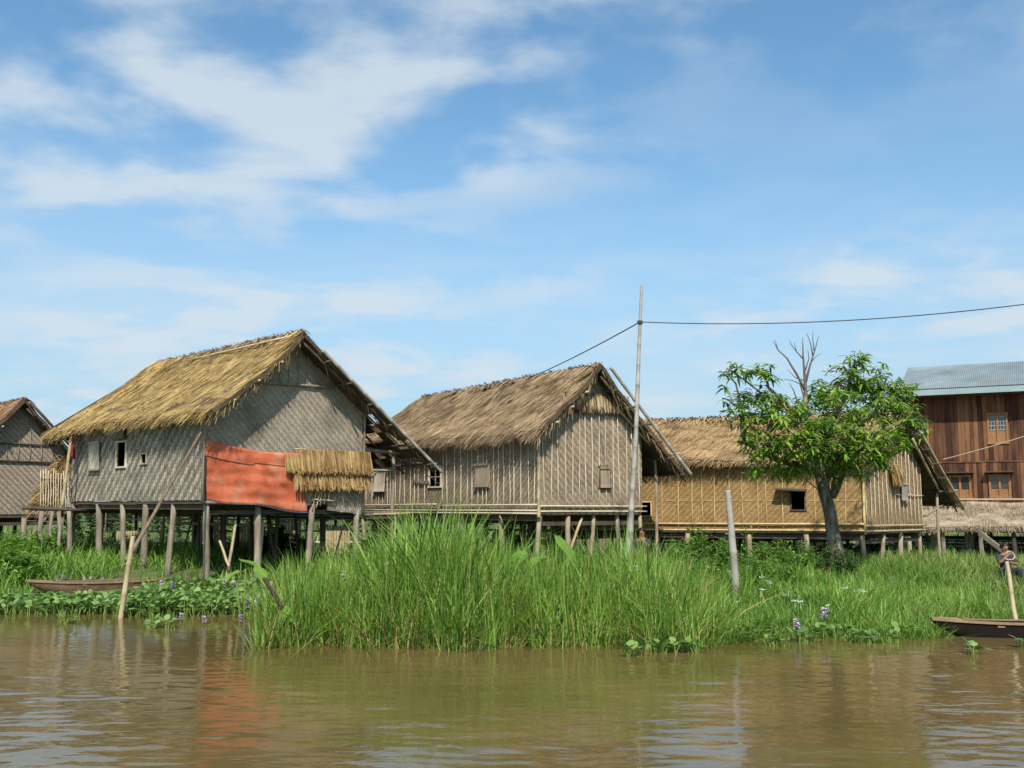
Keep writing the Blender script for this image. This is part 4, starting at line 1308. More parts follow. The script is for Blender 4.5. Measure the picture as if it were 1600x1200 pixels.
# ------------------------------------------------------------------ canoes
def canoe(name, label, bow, stern, width, depth, hullm, rimm, zrim, sheer=.12):
    bow, stern = Vector(bow), Vector(stern)
    ctr = (bow + stern) / 2
    r = empty(name, (ctr.x, ctr.y, 0), label, 'canoe', 'canoes at the bank')
    d_ = (stern - bow); L = d_.length; d_.normalize()
    sd = Vector((-d_.y, d_.x, 0))
    ns, nc = 26, 9
    vs, fs = [], []
    rimL, rimR = [], []
    for i in range(ns + 1):
        t = i / ns
        wv = width * max(.10, (1 - abs(2 * t - 1) ** 2.4)) / 2
        sh = zrim + sheer * abs(2 * t - 1) ** 2.2
        dp = depth * (1 - .93 * abs(2 * t - 1) ** 3.0)
        c = bow + d_ * L * t
        for layer in (0, 1):
            for k in range(nc):
                th_ = math.pi * k / (nc - 1)
                ww = wv - (.025 if layer else 0); dd_ = dp - (.03 if layer else 0)
                x = -math.cos(th_) * ww
                z = sh - (math.sin(th_) ** .6) * max(.01, dd_)
                q = c + sd * x
                vs.append((q.x, q.y, z))
        rimL.append(c + sd * (-wv) + Vector((0, 0, sh))); rimR.append(c + sd * wv + Vector((0, 0, sh)))
    row = nc * 2
    for i in range(ns):
        for lay in (0, 1):
            for k in range(nc - 1):
                a = i * row + lay * nc + k
                q = (a, a + 1, a + row + 1, a + row)
                fs.append(q if lay == 0 else q[::-1])
    mb = MB(); mb.add(vs, fs)
    hull = mb.build('hull', hullm, r, smooth=True)
    for rim in (rimL, rimR):
        m1 = MB()
        for a, b in zip(rim[:-1], rim[1:]):
            m1.beam(a, b, .045, .035)
        m1.build('gunwale', rimm, r)
    for t in (.3, .5, .7):
        m1 = MB(); i = int(t * ns)
        m1.beam(rimL[i] - Vector((0, 0, .05)), rimR[i] - Vector((0, 0, .05)), .14, .025); m1.build('thwart', rimm, r)
    for e, t in ((bow, 0), (stern, 1)):
        m1 = MB(); i = 0 if t == 0 else ns; j = 3 if t == 0 else ns - 3
        m1.prism([rimL[i] + Vector((0, 0, .01)), rimR[i] + Vector((0, 0, .01)), rimR[j] + Vector((0, 0, .01)), rimL[j] + Vector((0, 0, .01))], (0, 0, .02)); m1.build('deck', rimm, r)
    return r
canoe('canoe', 'slim brown dugout canoe among the water hyacinth before the tarpaulin house', on_level(40, 934, .0), on_level(325, 917, .0), .8, .46, 'canoe', 'gunwale', .26, .10)
cb0 = on_level(1440, 976, .1); cb1 = on_level(1700, 978, .1)
canoe('canoe', 'black hulled canoe moored at the grassy bank by the leaning oar', (cb0.x - .1, 16.15, 0), (cb1.x + 1.0, 16.0, 0), .50, .46, 'canoe_dark', 'gunwale', .21, .05)
oa = at(1588, 972, 16.75); ob = at(1573, 878, 17.2)
setp(pole('oar_pole', oa, ob, .040, .034, 'bamboo', nodes=.7), 'slanting bamboo pole planted behind the black canoe', 'pole')
mb = MB()
lc = at(1577, 868, 17.25)
mb.tube([lc + Vector((.085 * math.cos(t), .03 * math.sin(2 * t), .07 * math.sin(t))) for t in np.linspace(0, 6.283, 17)], .011, 6)
setp(mb.build('rope_loop', 'rope', origin=tuple(lc), smooth=True), 'pale rope loop at the head of the slanting pole', 'rope')
pb = MB(); a, b = at(1530, 832, 26.5), at(1625, 905, 25.0)
pb.beam(a, b, .05, .12)
setp(pb.build('plank_ramp', 'post', origin=tuple(b)), 'grey plank sloping down beside the child', 'plank')

# ------------------------------------------------------------------ people
def skin_mesh(name, pts, edges, m, parent, loc, rotz=0., sub=2):
    me = bpy.data.meshes.new(name)
    me.from_pydata([p_[0] for p_ in pts], edges, [])
    me.materials.append(M[m])
    o = bpy.data.objects.new(name, me)
    col.objects.link(o)
    o.location = loc; o.rotation_euler = (0, 0, rotz)
    md = o.modifiers.new('skin', 'SKIN'); md.use_smooth_shade = True
    for i, p_ in enumerate(pts):
        r = p_[1]
        me.skin_vertices[0].data[i].radius = r if isinstance(r, tuple) else (r, r)
    me.skin_vertices[0].data[0].use_root = True
    s_ = o.modifiers.new('sub', 'SUBSURF'); s_.levels = sub; s_.render_levels = sub
    if parent is not None:
        o.parent = parent
    return o
def person(label, loc, rotz, s, top_m, low_m, arms, sit=False, skirt=False, crouch=False):
    H = 1.0
    def k(x, y, z): return (x * s, y * s, z * s)
    def r(a, b=None): return (a * s, (b or a) * s)
    if sit:
        hipz = .42
        legs = [((.08, -.22, .44), .055), ((.09, -.42, .42), .045), ((.09, -.40, .20), .036), ((.09, -.40, .04), .028), ((.09, -.50, .02), .026)]
    elif crouch:
        hipz = .24
        legs = [((.07, -.12, .27), .055), ((.10, -.25, .33), .043), ((.10, -.17, .17), .034), ((.10, -.12, .04), .026), ((.10, -.20, .02), .024)]
    else:
        hipz = .53
        legs = [((.055, -.01, .47), .058), ((.058, -.02, .30), .043), ((.06, .0, .16), .033), ((.06, .01, .035), .024), ((.062, -.09, .015), .022)]
    dz = hipz - .53
    pts = [((0, 0, .53 + dz), (.085, .06)), ((0, 0, .62 + dz), (.078, .055)), ((0, .0, .74 + dz), (.092, .06)), ((0, .005, .815 + dz), (.06, .045)),
           ((0, 0, .855 + dz), .033), ((0, -.01, .905 + dz), (.05, .055)), ((0, -.005, .955 + dz), (.052, .062)), ((0, 0, .99 + dz), (.035, .045))]
    ed = [(i, i + 1) for i in range(7)]
    for sgn in (-1, 1):
        b = 0
        for q, rr_ in legs:
            pts.append(((q[0] * sgn, q[1], q[2]), rr_)); ed.append((b, len(pts) - 1)); b = len(pts) - 1
    for sgn, arm in zip((-1, 1), arms):
        b = 3
        for (q, rr_) in arm:
            pts.append(((q[0] * sgn, q[1], q[2] + dz), rr_)); ed.append((b, len(pts) - 1)); b = len(pts) - 1
        w0 = Vector(arm[-1][0]) + Vector((0, 0, dz)); w0.x *= sgn
        dv = (Vector(arm[-1][0]) - Vector(arm[-2][0])).normalized(); dv.x *= sgn
        sdv = dv.cross(Vector((0, 1, .3))).normalized()
        for f in range(4):                       # four fingers
            e = w0 + dv * (.045 + .006 * (f in (1, 2))) + sdv * (.012 * (f - 1.5))
            pts.append((tuple(e), .0065)); ed.append((b, len(pts) - 1))
        e = w0 + dv * .018 + sdv * .034          # thumb
        pts.append((tuple(e), .007)); ed.append((b, len(pts) - 1))
    sp = [(k(*q), r(*(rr_ if isinstance(rr_, tuple) else (rr_,)))) for q, rr_ in pts]
    body = skin_mesh('person', sp, ed, 'skin', None, loc, rotz)
    setp(body, label, 'person')
    ROOT[body.name] = Vector(loc)
    # shirt
    tp = [((0, 0, .46 + dz), (.105, .08)), ((0, 0, .62 + dz), (.092, .068)), ((0, 0, .74 + dz), (.104, .072)), ((0, .005, .80 + dz), (.07, .056))]
    te = [(0, 1), (1, 2), (2, 3)]
    for sgn, arm in zip((-1, 1), arms):
        b = 3
        for (q, rr_) in arm[:2]:
            tp.append(((q[0] * sgn, q[1], q[2] + dz), rr_ + .014)); te.append((b, len(tp) - 1)); b = len(tp) - 1
    skin_mesh('shirt', [(k(*q), r(*(rr_ if isinstance(rr_, tuple) else (rr_,)))) for q, rr_ in tp], te, top_m, body, (0, 0, 0))
    lp_ = [((0, 0, .55 + dz), (.098, .072))]
    le = []
    for sgn in (-1, 1):
        b = 0
        for q, rr_ in legs[:3 if skirt else 4]:
            lp_.append(((q[0] * sgn * (.6 if skirt else 1), q[1], q[2]), rr_ + (.03 if skirt else .012))); le.append((b, len(lp_) - 1)); b = len(lp_) - 1
    skin_mesh('skirt' if skirt else 'trousers', [(k(*q), r(*(rr_ if isinstance(rr_, tuple) else (rr_,)))) for q, rr_ in lp_], le, low_m, body, (0, 0, 0))
    # hair cap, eyes
    hm = MB(); vs, fs = [], []
    nu_, nv_ = 14, 8
    for j in range(nv_ + 1):
        ph_ = (math.pi * .62) * j / nv_
        for i in range(nu_):
            th_ = 2 * math.pi * i / nu_
            fr = -math.sin(th_)
            cut = 1 - .40 * max(0, fr) * (j / nv_)
            x = .066 * math.sin(ph_ * cut) * math.cos(th_); y = .078 * math.sin(ph_ * cut) * math.sin(th_) + .004; z = .955 + dz + .068 * math.cos(ph_ * cut)
            vs.append(k(x, y, z))
    for j in range(nv_):
        for i in range(nu_):
            fs.append((j * nu_ + i, j * nu_ + (i + 1) % nu_, (j + 1) * nu_ + (i + 1) % nu_, (j + 1) * nu_ + i))
    me = bpy.data.meshes.new('hair'); me.from_pydata(vs, [], fs); me.materials.append(M['hair'])
    me.polygons.foreach_set('use_smooth', [True] * len(me.polygons))
    ho = bpy.data.objects.new('hair', me); col.objects.link(ho); ho.parent = body
    for sgn in (-1, 1):
        m1 = MB(); m1.box(k(.02 * sgn, -.061, .925 + dz), (.008 * s, 0, 0), (0, .006 * s, 0), (0, 0, .005 * s))
        me = bpy.data.meshes.new('eye'); me.from_pydata(m1.v, [], m1.f); me.materials.append(M['hair'])
        eo = bpy.data.objects.new('eye', me); col.objects.link(eo); eo.parent = body
    for nm, bx_, mm in (('nose', ((0, -.068, .905), (.008, .012, .013)), 'skin'), ('mouth', ((0, -.058, .878), (.018, .006, .004)), 'shirt_brown')):
        m1 = MB(); c_, h_ = bx_
        m1.prism([k(c_[0] - h_[0], c_[1] + h_[1], c_[2] + dz - h_[2]), k(c_[0] + h_[0], c_[1] + h_[1], c_[2] + dz - h_[2]), k(c_[0], c_[1] + h_[1], c_[2] + dz + h_[2])], (0, -h_[1] * s * 1.6, 0))
        me = bpy.data.meshes.new(nm); me.from_pydata(m1.v, [], m1.f); me.materials.append(M[mm])
        eo = bpy.data.objects.new(nm, me); col.objects.link(eo); eo.parent = body
    return body
down = [((.11, .01, .79), .036), ((.135, .02, .66), .029), ((.14, -.03, .55), .022), ((.14, -.04, .52), .02)]
raised = [((.11, .0, .79), .036), ((.15, -.09, .70), .029), ((.06, -.13, .80), .022), ((.03, -.12, .83), .02)]
lean_ = [((.11, .0, .79), .036), ((.14, -.08, .68), .029), ((.03, -.17, .70), .022), ((.0, -.18, .71), .02)]
hp = at(1569, 849, 22.5)
person('child in a dark shirt crouching behind the grass by the sloping plank', (hp.x, 22.5, hp.z - 1.37 * .715), math.radians(8), 1.37, 'shirt_dark', 'shirt_dark', (raised, lean_), crouch=True)
hp = at(1003, 826, 26.3)
person('person in dark clothes standing under the overhang of the batten house', (hp.x, 26.3, hp.z - 1.5), math.radians(-25), 1.50, 'shirt_dark', 'shirt_brown', (down, raised))
hp = at(987, 836, 27.2)
person('person in purple seated in the shade under the batten house', (hp.x, 27.2, hp.z - 1.27), math.radians(30), 1.42, 'shirt_purple', 'shirt_purple', (down, lean_), sit=True, skirt=True)
mb = MB(); sb = Vector((hp.x, 27.2, 0))
g_ = float(ground_z(hp.x, 27.2))
mb.box((hp.x, 27.25, hp.z - 1.27 + .42), (.3, 0, 0), (0, .2, 0), (0, 0, .03))
for sx in (-.24, .24):
    for sy in (-.14, .14):
        mb.box((hp.x + sx, 27.25 + sy, (hp.z - 1.27 + .39 + g_) / 2 - .05), (.03, 0, 0), (0, .03, 0), (0, 0, max(.05, (hp.z - .88 - g_) / 2 + .05)))
setp(mb.build('low_bench', 'beam', origin=(hp.x, 27.25, g_)), 'low dark bench carrying the person in purple', 'bench')

# far covered boat glimpsed under the shelter
fb = at(1528, 846, 62)
r = empty('covered_boat', (fb.x, fb.y, fb.z - .3), 'small white covered boat far off seen between the shelter posts', 'boat')
mb = MB(); mb.prism([(fb.x - 1.2, fb.y - .4, fb.z - .3), (fb.x + 1.2, fb.y - .4, fb.z - .3), (fb.x + 1.6, fb.y - .4, fb.z + .15), (fb.x - 1.6, fb.y - .4, fb.z + .15)], (0, .9, 0)); mb.build('hull', 'boat_white', r)
mb = MB(); mb.prism([(fb.x - 1.0, fb.y - .3, fb.z + .15), (fb.x + .9, fb.y - .3, fb.z + .15), (fb.x + .6, fb.y - .3, fb.z + .62), (fb.x - .9, fb.y - .3, fb.z + .62)], (0, .7, 0)); cab = mb.build('cabin', 'boat_white', r)
for x in (-.55, .25):
    mb = MB(); mb.box((fb.x + x, fb.y - .31, fb.z + .40), (.28, 0, 0), (0, .02, 0), (0, 0, .12)); mb.build('window', 'blue', cab)

# ------------------------------------------------------------------ mango tree
TD = 23.0
tb = at(1312, 885, TD); tg = float(ground_z(tb.x, TD))
tree = empty('mango_tree', (tb.x, TD, tg), 'leafy green mango tree with bare dead branches on top before the golden house', 'tree')
def tp(px, py, dy=0.0): return at(px, py, TD + dy)
mb = MB()
limbs = []
def limb(pts, rads, target):
    v3 = [tp(*q) for q in pts]
    # smooth a little
    P2, R2 = [], []
    for i in range(len(v3) - 1):
        for t in (0, .5):
            P2.append(v3[i].lerp(v3[i + 1], t) + Vector((random.uniform(-1, 1), random.uniform(-1, 1), random.uniform(-1, 1))) * rads[i] * .12); R2.append(rads[i] + (rads[i + 1] - rads[i]) * t)
    P2.append(v3[-1]); R2.append(rads[-1])
    target.tube(P2, R2, 10 if rads[0] > .1 else 6)
    limbs.extend(P2)
base = tp(1312, 890)
limb([(1314, 905), (1312, 885), (1306, 850), (1297, 810), (1289, 770), (1283, 738)], [.22, .18, .155, .14, .135, .15], mb)
limb([(1286, 745), (1278, 715), (1272, 690, -.1), (1262, 655, -.2), (1258, 620)], [.13, .12, .10, .07, .045], mb)
limb([(1283, 740), (1255, 727, -.3), (1220, 722, -.5), (1195, 708, -.6), (1165, 692, -.6), (1152, 690, -.6)], [.10, .085, .07, .055, .04, .03], mb)
limb([(1165, 694, -.6), (1158, 670, -.6), (1160, 640, -.5), (1150, 600, -.5), (1138, 585, -.4)], [.045, .035, .03, .02, .01], mb)
limb([(1288, 742), (1305, 712, .3), (1330, 680, .5), (1355, 640, .6), (1375, 610, .7)], [.10, .08, .065, .05, .03], mb)
limb([(1290, 745), (1315, 715, -.5), (1350, 695, -.8), (1385, 670, -1.0), (1420, 655, -1.0)], [.12, .10, .075, .05, .025], mb)
limb([(1300, 775), (1312, 755, -.2), (1320, 730, -.4), (1322, 700, -.6), (1330, 670, -.9)], [.09, .06, .055, .045, .025], mb)
limb([(1300, 775), (1303, 750, -.15), (1306, 725, -.2)], [.05, .04, .03], mb)
limb([(1278, 715), (1300, 660, .2), (1325, 610, .2), (1335, 570, .1)], [.09, .07, .05, .02], mb)
limb([(1262, 660, -.2), (1225, 630, -.5), (1200, 605, -.6), (1195, 580, -.6)], [.06, .045, .03, .012], mb)
limb([(1225, 632, -.5), (1190, 615, -.5), (1165, 595, -.4), (1135, 575, -.3)], [.035, .025, .02, .01], mb)
limb([(1280, 738), (1262, 700, .5), (1245, 660, .9), (1235, 640, 1.0)], [.1, .07, .05, .025], mb)
limb([(1285, 770), (1262, 752, -.3), (1248, 738, -.4)], [.015, .012, .008], mb)
limb([(1290, 742), (1310, 700, 1.0), (1345, 660, 1.4), (1385, 640, 1.6)], [.09, .07, .05, .025], mb)
trunk = mb.build('trunk', 'bark', tree, smooth=True)
mb = MB()
nl = len(limbs)
limb([(1262, 655, -.2), (1259, 620), (1257, 585), (1255, 555), (1254, 528)], [.06, .045, .03, .018, .007], mb)
limb([(1258, 610), (1245, 585), (1230, 560), (1216, 547), (1208, 533)], [.035, .026, .018, .012, .006], mb)
limb([(1258, 600), (1266, 570), (1274, 545), (1279, 525)], [.035, .022, .013, .006], mb)
limb([(1270, 555), (1266, 535), (1260, 520)], [.016, .01, .005], mb)
limb([(1272, 548), (1270, 530), (1270, 518)], [.014, .009, .005], mb)
limb([(1216, 548), (1213, 538), (1211, 531)], [.012, .008, .005], mb)
limb([(1256, 562), (1245, 550), (1236, 538), (1233, 530)], [.018, .012, .008, .004], mb)
limb([(1245, 550), (1242, 540), (1241, 534)], [.01, .007, .004], mb)
limb([(1258, 595), (1243, 590), (1230, 577)], [.016, .01, .005], mb)
limb([(1259, 630), (1250, 600), (1240, 595), (1224, 592)], [.022, .014, .01, .005], mb)
limb([(1258, 580), (1264, 560), (1262, 545)], [.018, .011, .005], mb)
limb([(1250, 640), (1240, 610), (1233, 598)], [.02, .012, .006], mb)
limb([(1268, 565), (1276, 556), (1284, 552)], [.012, .008, .004], mb)
mb.build('dead_branches', 'deadwood', tree, smooth=True)
limbs = limbs[:nl]
clumps = [  # px, py, depth offset, radius px (x), radius (y), rosettes
    (1142, 577, -.4, 16, 14, 9), (1168, 578, -.5, 20, 12, 12), (1197, 588, -.6, 16, 24, 18), (1135, 600, -.4, 10, 10, 4), (1150, 635, -.5, 20, 18, 16),
    (1185, 625, -.5, 34, 16, 26), (1175, 650, -.6, 34, 24, 34), (1210, 640, -.6, 36, 28, 46), (1195, 680, -.8, 38, 28, 46), (1235, 665, -1.0, 40, 34, 52),
    (1170, 715, -.6, 18, 8, 7), (1200, 735, -.6, 32, 14, 24), (1235, 730, -.6, 34, 18, 26), (1225, 700, -.8, 34, 22, 34), (1262, 690, -1.2, 42, 30, 52),
    (1285, 640, .8, 40, 40, 34), (1295, 600, .4, 26, 26, 30), (1325, 590, .2, 30, 28, 44), (1350, 600, .5, 34, 34, 44), (1340, 565, .1, 16, 14, 14), (1310, 640, -.4, 42, 34, 50),
    (1368, 585, .5, 22, 20, 20), (1385, 615, .6, 34, 26, 44), (1408, 608, .5, 22, 16, 22), (1365, 645, -.6, 42, 32, 56), (1405, 645, -.6, 32, 30, 44),
    (1420, 672, -.9, 24, 22, 26), (1385, 690, -1.0, 36, 26, 42), (1345, 690, -1.2, 42, 30, 54), (1310, 690, -1.4, 40, 30, 50), (1290, 715, -1.0, 36, 20, 32),
    (1335, 725, -.8, 34, 18, 30), (1365, 715, -.8, 28, 18, 24), (1320, 745, -.5, 24, 9, 9), (1400, 625, 1.2, 36, 30, 30), (1250, 640, 1.2, 44, 30, 26), (1330, 660, 1.5, 56, 40, 36), (1280, 668, -1.0, 44, 22, 34)]
tips = []
br = MB()
keepl = list(limbs)
limb([(1333, 575, .1), (1336, 560, .1), (1335, 550, .1)], [.014, .01, .006], br)
limb([(1143, 625, -.5), (1135, 605, -.5), (1126, 600, -.5)], [.012, .009, .005], br)
limbs = keepl
for (px, py, dy, rx, ry, n) in clumps:
    c = tp(px, py, dy)
    near = min(limbs, key=lambda q: (q - c).length)
    br.tube([near, near.lerp(c, .5) + Vector((0, 0, .06)), c], [.03, .02, .01], 5)
    kx = rx / F * TD; kz = ry / F * TD
    for i in range(int(n * .66)):
        while True:
            a = [random.uniform(-1, 1) for _ in range(3)]
            if sum(q * q for q in a) < 1: break
        q = c + Vector((a[0] * kx * 1.08, a[1] * (kx + kz) * .6, a[2] * kz * 1.08))
        tips.append(q)
        if random.random() < .5:
            br.tube([c.lerp(q, .1), q], [.011, .006], 4)
br.build('twigs', 'bark', tree, kind='stuff')
P, D, G, W, Ln, Wd = [], [], [], [], [], []
for q in tips:
    for i in range(random.randint(8, 12)):
        az = random.random() * 6.283
        e = random.uniform(-.35, .65)
        dv = Vector((math.cos(az), math.sin(az), e)).normalized()
        wv = dv.cross(Vector((0, 0, 1))).normalized()
        wv = (wv + Vector((0, 0, random.uniform(-.5, .5)))).normalized()
        P.append(q + dv * .01 + Vector((random.uniform(-.04, .04), random.uniform(-.04, .04), random.uniform(-.07, .05)))); D.append(dv); G.append(Vector((0, 0, random.uniform(-.8, -.15))))
        W.append(wv); Ln.append(random.uniform(.14, .26)); Wd.append(random.uniform(.040, .062))
strips('crown', P, D, G, W, Ln, Wd, 'leaf', tree, K=4, prof=[.25, .9, 1.0, .7, .06])

# ------------------------------------------------------------------ vegetation
def blades(name, X, Y, H, wd, mats, label, cat, lean=.25, droop=.45, K=4, midx=None, seed=0, zoff=-.05):
    r = np.random.default_rng(seed)
    N = len(X)
    Z = np.maximum(ground_z(X, Y), -.12) + zoff
    az = r.random(N) * 6.2832
    le = np.abs(r.normal(0, lean, N))
    D = unit(np.stack([np.cos(az) * le, np.sin(az) * le, np.ones(N)], 1))
    dr = np.abs(r.normal(0, droop, N))
    G = np.stack([np.cos(az) * dr, np.sin(az) * dr, -.35 * dr], 1)
    tw = az + math.pi / 2 + r.normal(0, .6, N)
    W = np.stack([np.cos(tw), np.sin(tw), np.zeros(N)], 1)
    o0 = (float(X.mean()), float(Y.mean()), 0)
    prof = np.interp(np.linspace(0, 1, K + 1), [0, .3, .7, 1], [.75, 1, .75, .05])
    o = strips(name, np.stack([X, Y, Z], 1), D, G, W, H, wd, mats, origin=o0, K=K, prof=prof, midx=midx)
    return setp(o, label, cat)
# tall reeds on the point
pxs = [405, 450, 500, 560, 600, 640, 700, 740, 790, 850, 900, 960, 1000, 1050, 1100, 1150]
pys = [905, 875, 868, 858, 835, 805, 802, 832, 850, 850, 856, 838, 842, 868, 900, 935]
tops = [(at(a, b, 15.8).x, at(a, b, 15.8).z) for a, b in zip(pxs, pys)]
N = 15000
X = rng.uniform(-3.80, 3.5, N)
Yd = rng.random(N) ** 1.25
Y = shore(X) + .02 + Yd * 3.1
clp = .5 + .5 * np.sin(X * 7.1 + Y * 3.3) * np.sin(X * 3.7 - Y * 5.1 + 1)
keep = rng.random(N) < (.45 + .55 * clp)
X, Y = X[keep], Y[keep]; N = len(X)
Ht = np.interp(X * 15.8 / Y, [t[0] for t in tops], [t[1] for t in tops]) * rng.uniform(.62, 1.12, N)
back_edge = np.where((Y - shore(X)) < .35, rng.uniform(.35, .95, N), 1.0)
Ht = np.maximum(.3, Ht * back_edge)
blades('tall_reeds', X, Y, Ht, rng.uniform(.010, .024, N), ['reed', 'reed_dry'], 'dense stand of tall bright green reeds along the water edge', 'reeds', lean=.17, droop=.32, K=5,
       midx=(rng.random(N) < .09).astype(int), seed=1)
# a few arching long blades
N = 420
X = np.concatenate([rng.normal(-1.15, .45, 260), rng.uniform(-3.4, 3.0, 160)])
Y = shore(X) + rng.uniform(.5, 2.2, N)
Ht = np.interp(X * 15.8 / Y, [t[0] for t in tops], [t[1] for t in tops]) * rng.uniform(.95, 1.38, N)
blades('arching_reeds', X, Y, Ht, rng.uniform(.022, .042, N), ['reed'], 'broad reed blades arching above the dense stand', 'reeds', lean=.16, droop=.42, K=7, seed=2)
N = 1300
X = rng.uniform(-3.6, 3.3, N); Y = shore(X) + rng.uniform(.1, 2.2, N)
blades('bent_reeds', X, Y, rng.uniform(.6, 1.35, N), rng.uniform(.014, .030, N), ['reed', 'reed_dry'], 'bent and broken reed blades leaning through the dense stand', 'reeds', lean=.42, droop=.75, K=6, midx=(rng.random(N) < .22).astype(int), seed=22)
# dead stems at the foot of the reeds
N = 1100
X = rng.uniform(-3.9, 3.0, N); Y = shore(X) + rng.uniform(-.12, .35, N)
blades('reed_stubble', X, Y, rng.uniform(.2, .75, N), rng.uniform(.012, .022, N), ['reed_dry', 'reed'], 'yellowed stems and short shoots at the foot of the reeds', 'reeds', lean=.3, droop=.3, K=3, midx=(rng.random(N) < .55).astype(int), seed=3)
# bank grass to the right of the point
N = 34000
X = rng.uniform(2.4, 9.2, N); Y = shore(X) + .0 + rng.random(N) ** 1.1 * 9.5
cl = .5 + .5 * np.sin(X * 2.3 + 1.2) * np.sin(Y * 1.9 + X)
Ht = (.30 + .30 * cl) * rng.uniform(.55, 1.25, N) * np.where(Y - shore(X) < .6, .8, 1)
k_ = Y < 25
blades('bank_grass', X[k_], Y[k_], Ht[k_], rng.uniform(.010, .022, N)[k_], ['grass', 'reed_dry'], 'thick fine green grass on the bank below the mango tree', 'grass', lean=.45, droop=.55, K=3, midx=(rng.random(N) < .02).astype(int)[k_], seed=4)
# grass further right behind the black canoe
N = 15000
X = rng.uniform(6.6, 16.5, N); Y = shore(X) - .1 + rng.random(N) * 10.5
blades('canoe_bank_grass', X, Y, rng.uniform(.22, .58, N), rng.uniform(.012, .024, N), ['grass_far', 'reed_dry'], 'paler grass on the bank behind the black canoe', 'grass', lean=.4, droop=.5, K=3, midx=(rng.random(N) < .04).astype(int), seed=5)
# back ground under and between the houses
N = 16000
X = rng.uniform(-9, 14, N); Y = rng.uniform(18, 36, N)
k_ = (Y > shore(X) + 2.5) & ~((X > 2.4) & (X < 9.2) & (Y < 24))
X, Y = X[k_], Y[k_]
blades('undergrowth', X, Y, rng.uniform(.15, .5, len(X)), rng.uniform(.014, .03, len(X)), ['grass'], 'shaded low undergrowth beneath and between the stilt houses', 'undergrowth', lean=.45, droop=.5, K=3, seed=6)
# left bank: rank grass and weeds
N = 14000
X = rng.uniform(-17.5, -8.0, N); Y = rng.uniform(19.3, 36, N)
k_ = (X < -9.6 - .0 * Y) | (Y > 26)
k_ &= ~((X > -10.4) & (Y < 24.5))
X, Y = X[k_], Y[k_]
Ht = (.35 + .45 * (.5 + .5 * np.sin(X * 1.7) * np.sin(Y * 1.3))) * rng.uniform(.6, 1.3, len(X))
blades('left_bank_grass', X, Y, Ht, rng.uniform(.014, .03, len(X)), ['grass', 'weed'], 'rank green grass on the bank below the picket platform', 'grass', lean=.42, droop=.55, K=3, midx=(rng.random(len(X)) < .3).astype(int), seed=7)
# distant field
N = 9000
X = rng.uniform(-45, 60, N); Y = rng.uniform(36, 75, N)
blades('field_grass', X, Y, rng.uniform(.3, .8, N), rng.uniform(.04, .09, N), ['grass_far'], 'green field stretching away behind the houses', 'grass', lean=.4, droop=.5, K=2, seed=8)

# leafy shrubs
def shrub(name, label, cx, cy, rx, ry, h, n, m, leaf=(.08, .15), wd=(.03, .06), cat='shrub', group=None, seed=0):
    r = np.random.default_rng(seed)
    g = float(ground_z(cx, cy))
    o = empty(name, (cx, cy, g), label, cat, group)
    ns = max(6, n // 40)
    mb = MB(); stems = []
    for i in range(ns):
        a = r.random() * 6.28; q = math.sqrt(r.random())
        b0 = Vector((cx + math.cos(a) * rx * q * .7, cy + math.sin(a) * ry * q * .7, g - .05))
        t0 = Vector((cx + math.cos(a) * rx * q, cy + math.sin(a) * ry * q, g + h * (1 - .45 * q * q) * r.uniform(.7, 1.05)))
        mb.tube([b0, b0.lerp(t0, .5) + Vector((r.normal(0, .04), r.normal(0, .04), 0)), t0], [.012, .009, .004], 4)
        stems.append((b0, t0))
    mb.build('stems', 'hyac_stem', o, kind='stuff')
    P, D, G, W, Ln, Wd = [], [], [], [], [], []
    for i in range(n):
        b0, t0 = stems[r.integers(ns)]
        t = r.random() ** .6
        q = b0.lerp(t0, .15 + .87 * t) + Vector((r.normal(0, .05), r.normal(0, .05), r.normal(0, .03)))
        az = r.random() * 6.28
        dv = Vector((math.cos(az), math.sin(az), r.uniform(-.1, .8))).normalized()
        P.append(q); D.append(dv); G.append(Vector((0, 0, -.5 * r.random()))); W.append((dv.cross(Vector((0, 0, 1))).normalized() + Vector((0, 0, r.normal(0, .3)))).normalized())
        Ln.append(r.uniform(*leaf)); Wd.append(r.uniform(*wd))
    strips('foliage', P, D, G, W, Ln, Wd, m, o, K=3, prof=[.3, 1, .8, .08])
    return o
q = at(1299, 880, 22.4)
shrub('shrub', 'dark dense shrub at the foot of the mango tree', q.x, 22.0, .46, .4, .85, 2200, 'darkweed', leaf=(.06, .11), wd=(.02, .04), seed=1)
for i, (px, D_, rx, h, n) in enumerate(((1065, 21.5, .5, .95, 900), (1110, 22, .55, 1.1, 1000), (1165, 21.6, .55, 1.1, 1000), (1210, 21.8, .55, 1.0, 950), (1250, 22.2, .45, .85, 700), (1085, 20.3, .6, .65, 700), (1190, 20.4, .6, .65, 700))):
    q = at(px, 880, D_)
    shrub('weed_bush', 'leafy light green weeds growing before the golden house wall', q.x, D_, rx, .5, h, n, 'weed', leaf=(.07, .14), wd=(.025, .045), cat='weed', group='leafy weeds below the golden house', seed=10 + i)
q = at(1085, 850, 21.8)
shrub('climbing_weed', 'single tall leafy stem rising against the golden wall', q.x, 21.8, .12, .1, 1.35, 150, 'weed', leaf=(.1, .17), wd=(.05, .09), cat='weed', seed=31)
for i, (px, D_, rx, h, n) in enumerate(((12, 24, 1.0, .85, 1400), (20, 28, 1.2, 1.0, 1300), (60, 30, 1.0, 1.0, 1100), (125, 31, .9, .9, 900), (160, 33, 1.0, .9, 900), (40, 25.5, .8, .6, 900))):
    q = at(px, 880, D_)
    shrub('bank_bush', 'rounded green bush on the bank below the left house', q.x, D_, rx, .8, h, n, 'weed', leaf=(.10, .2), wd=(.04, .07), group='bushes below the left house', seed=50 + i)
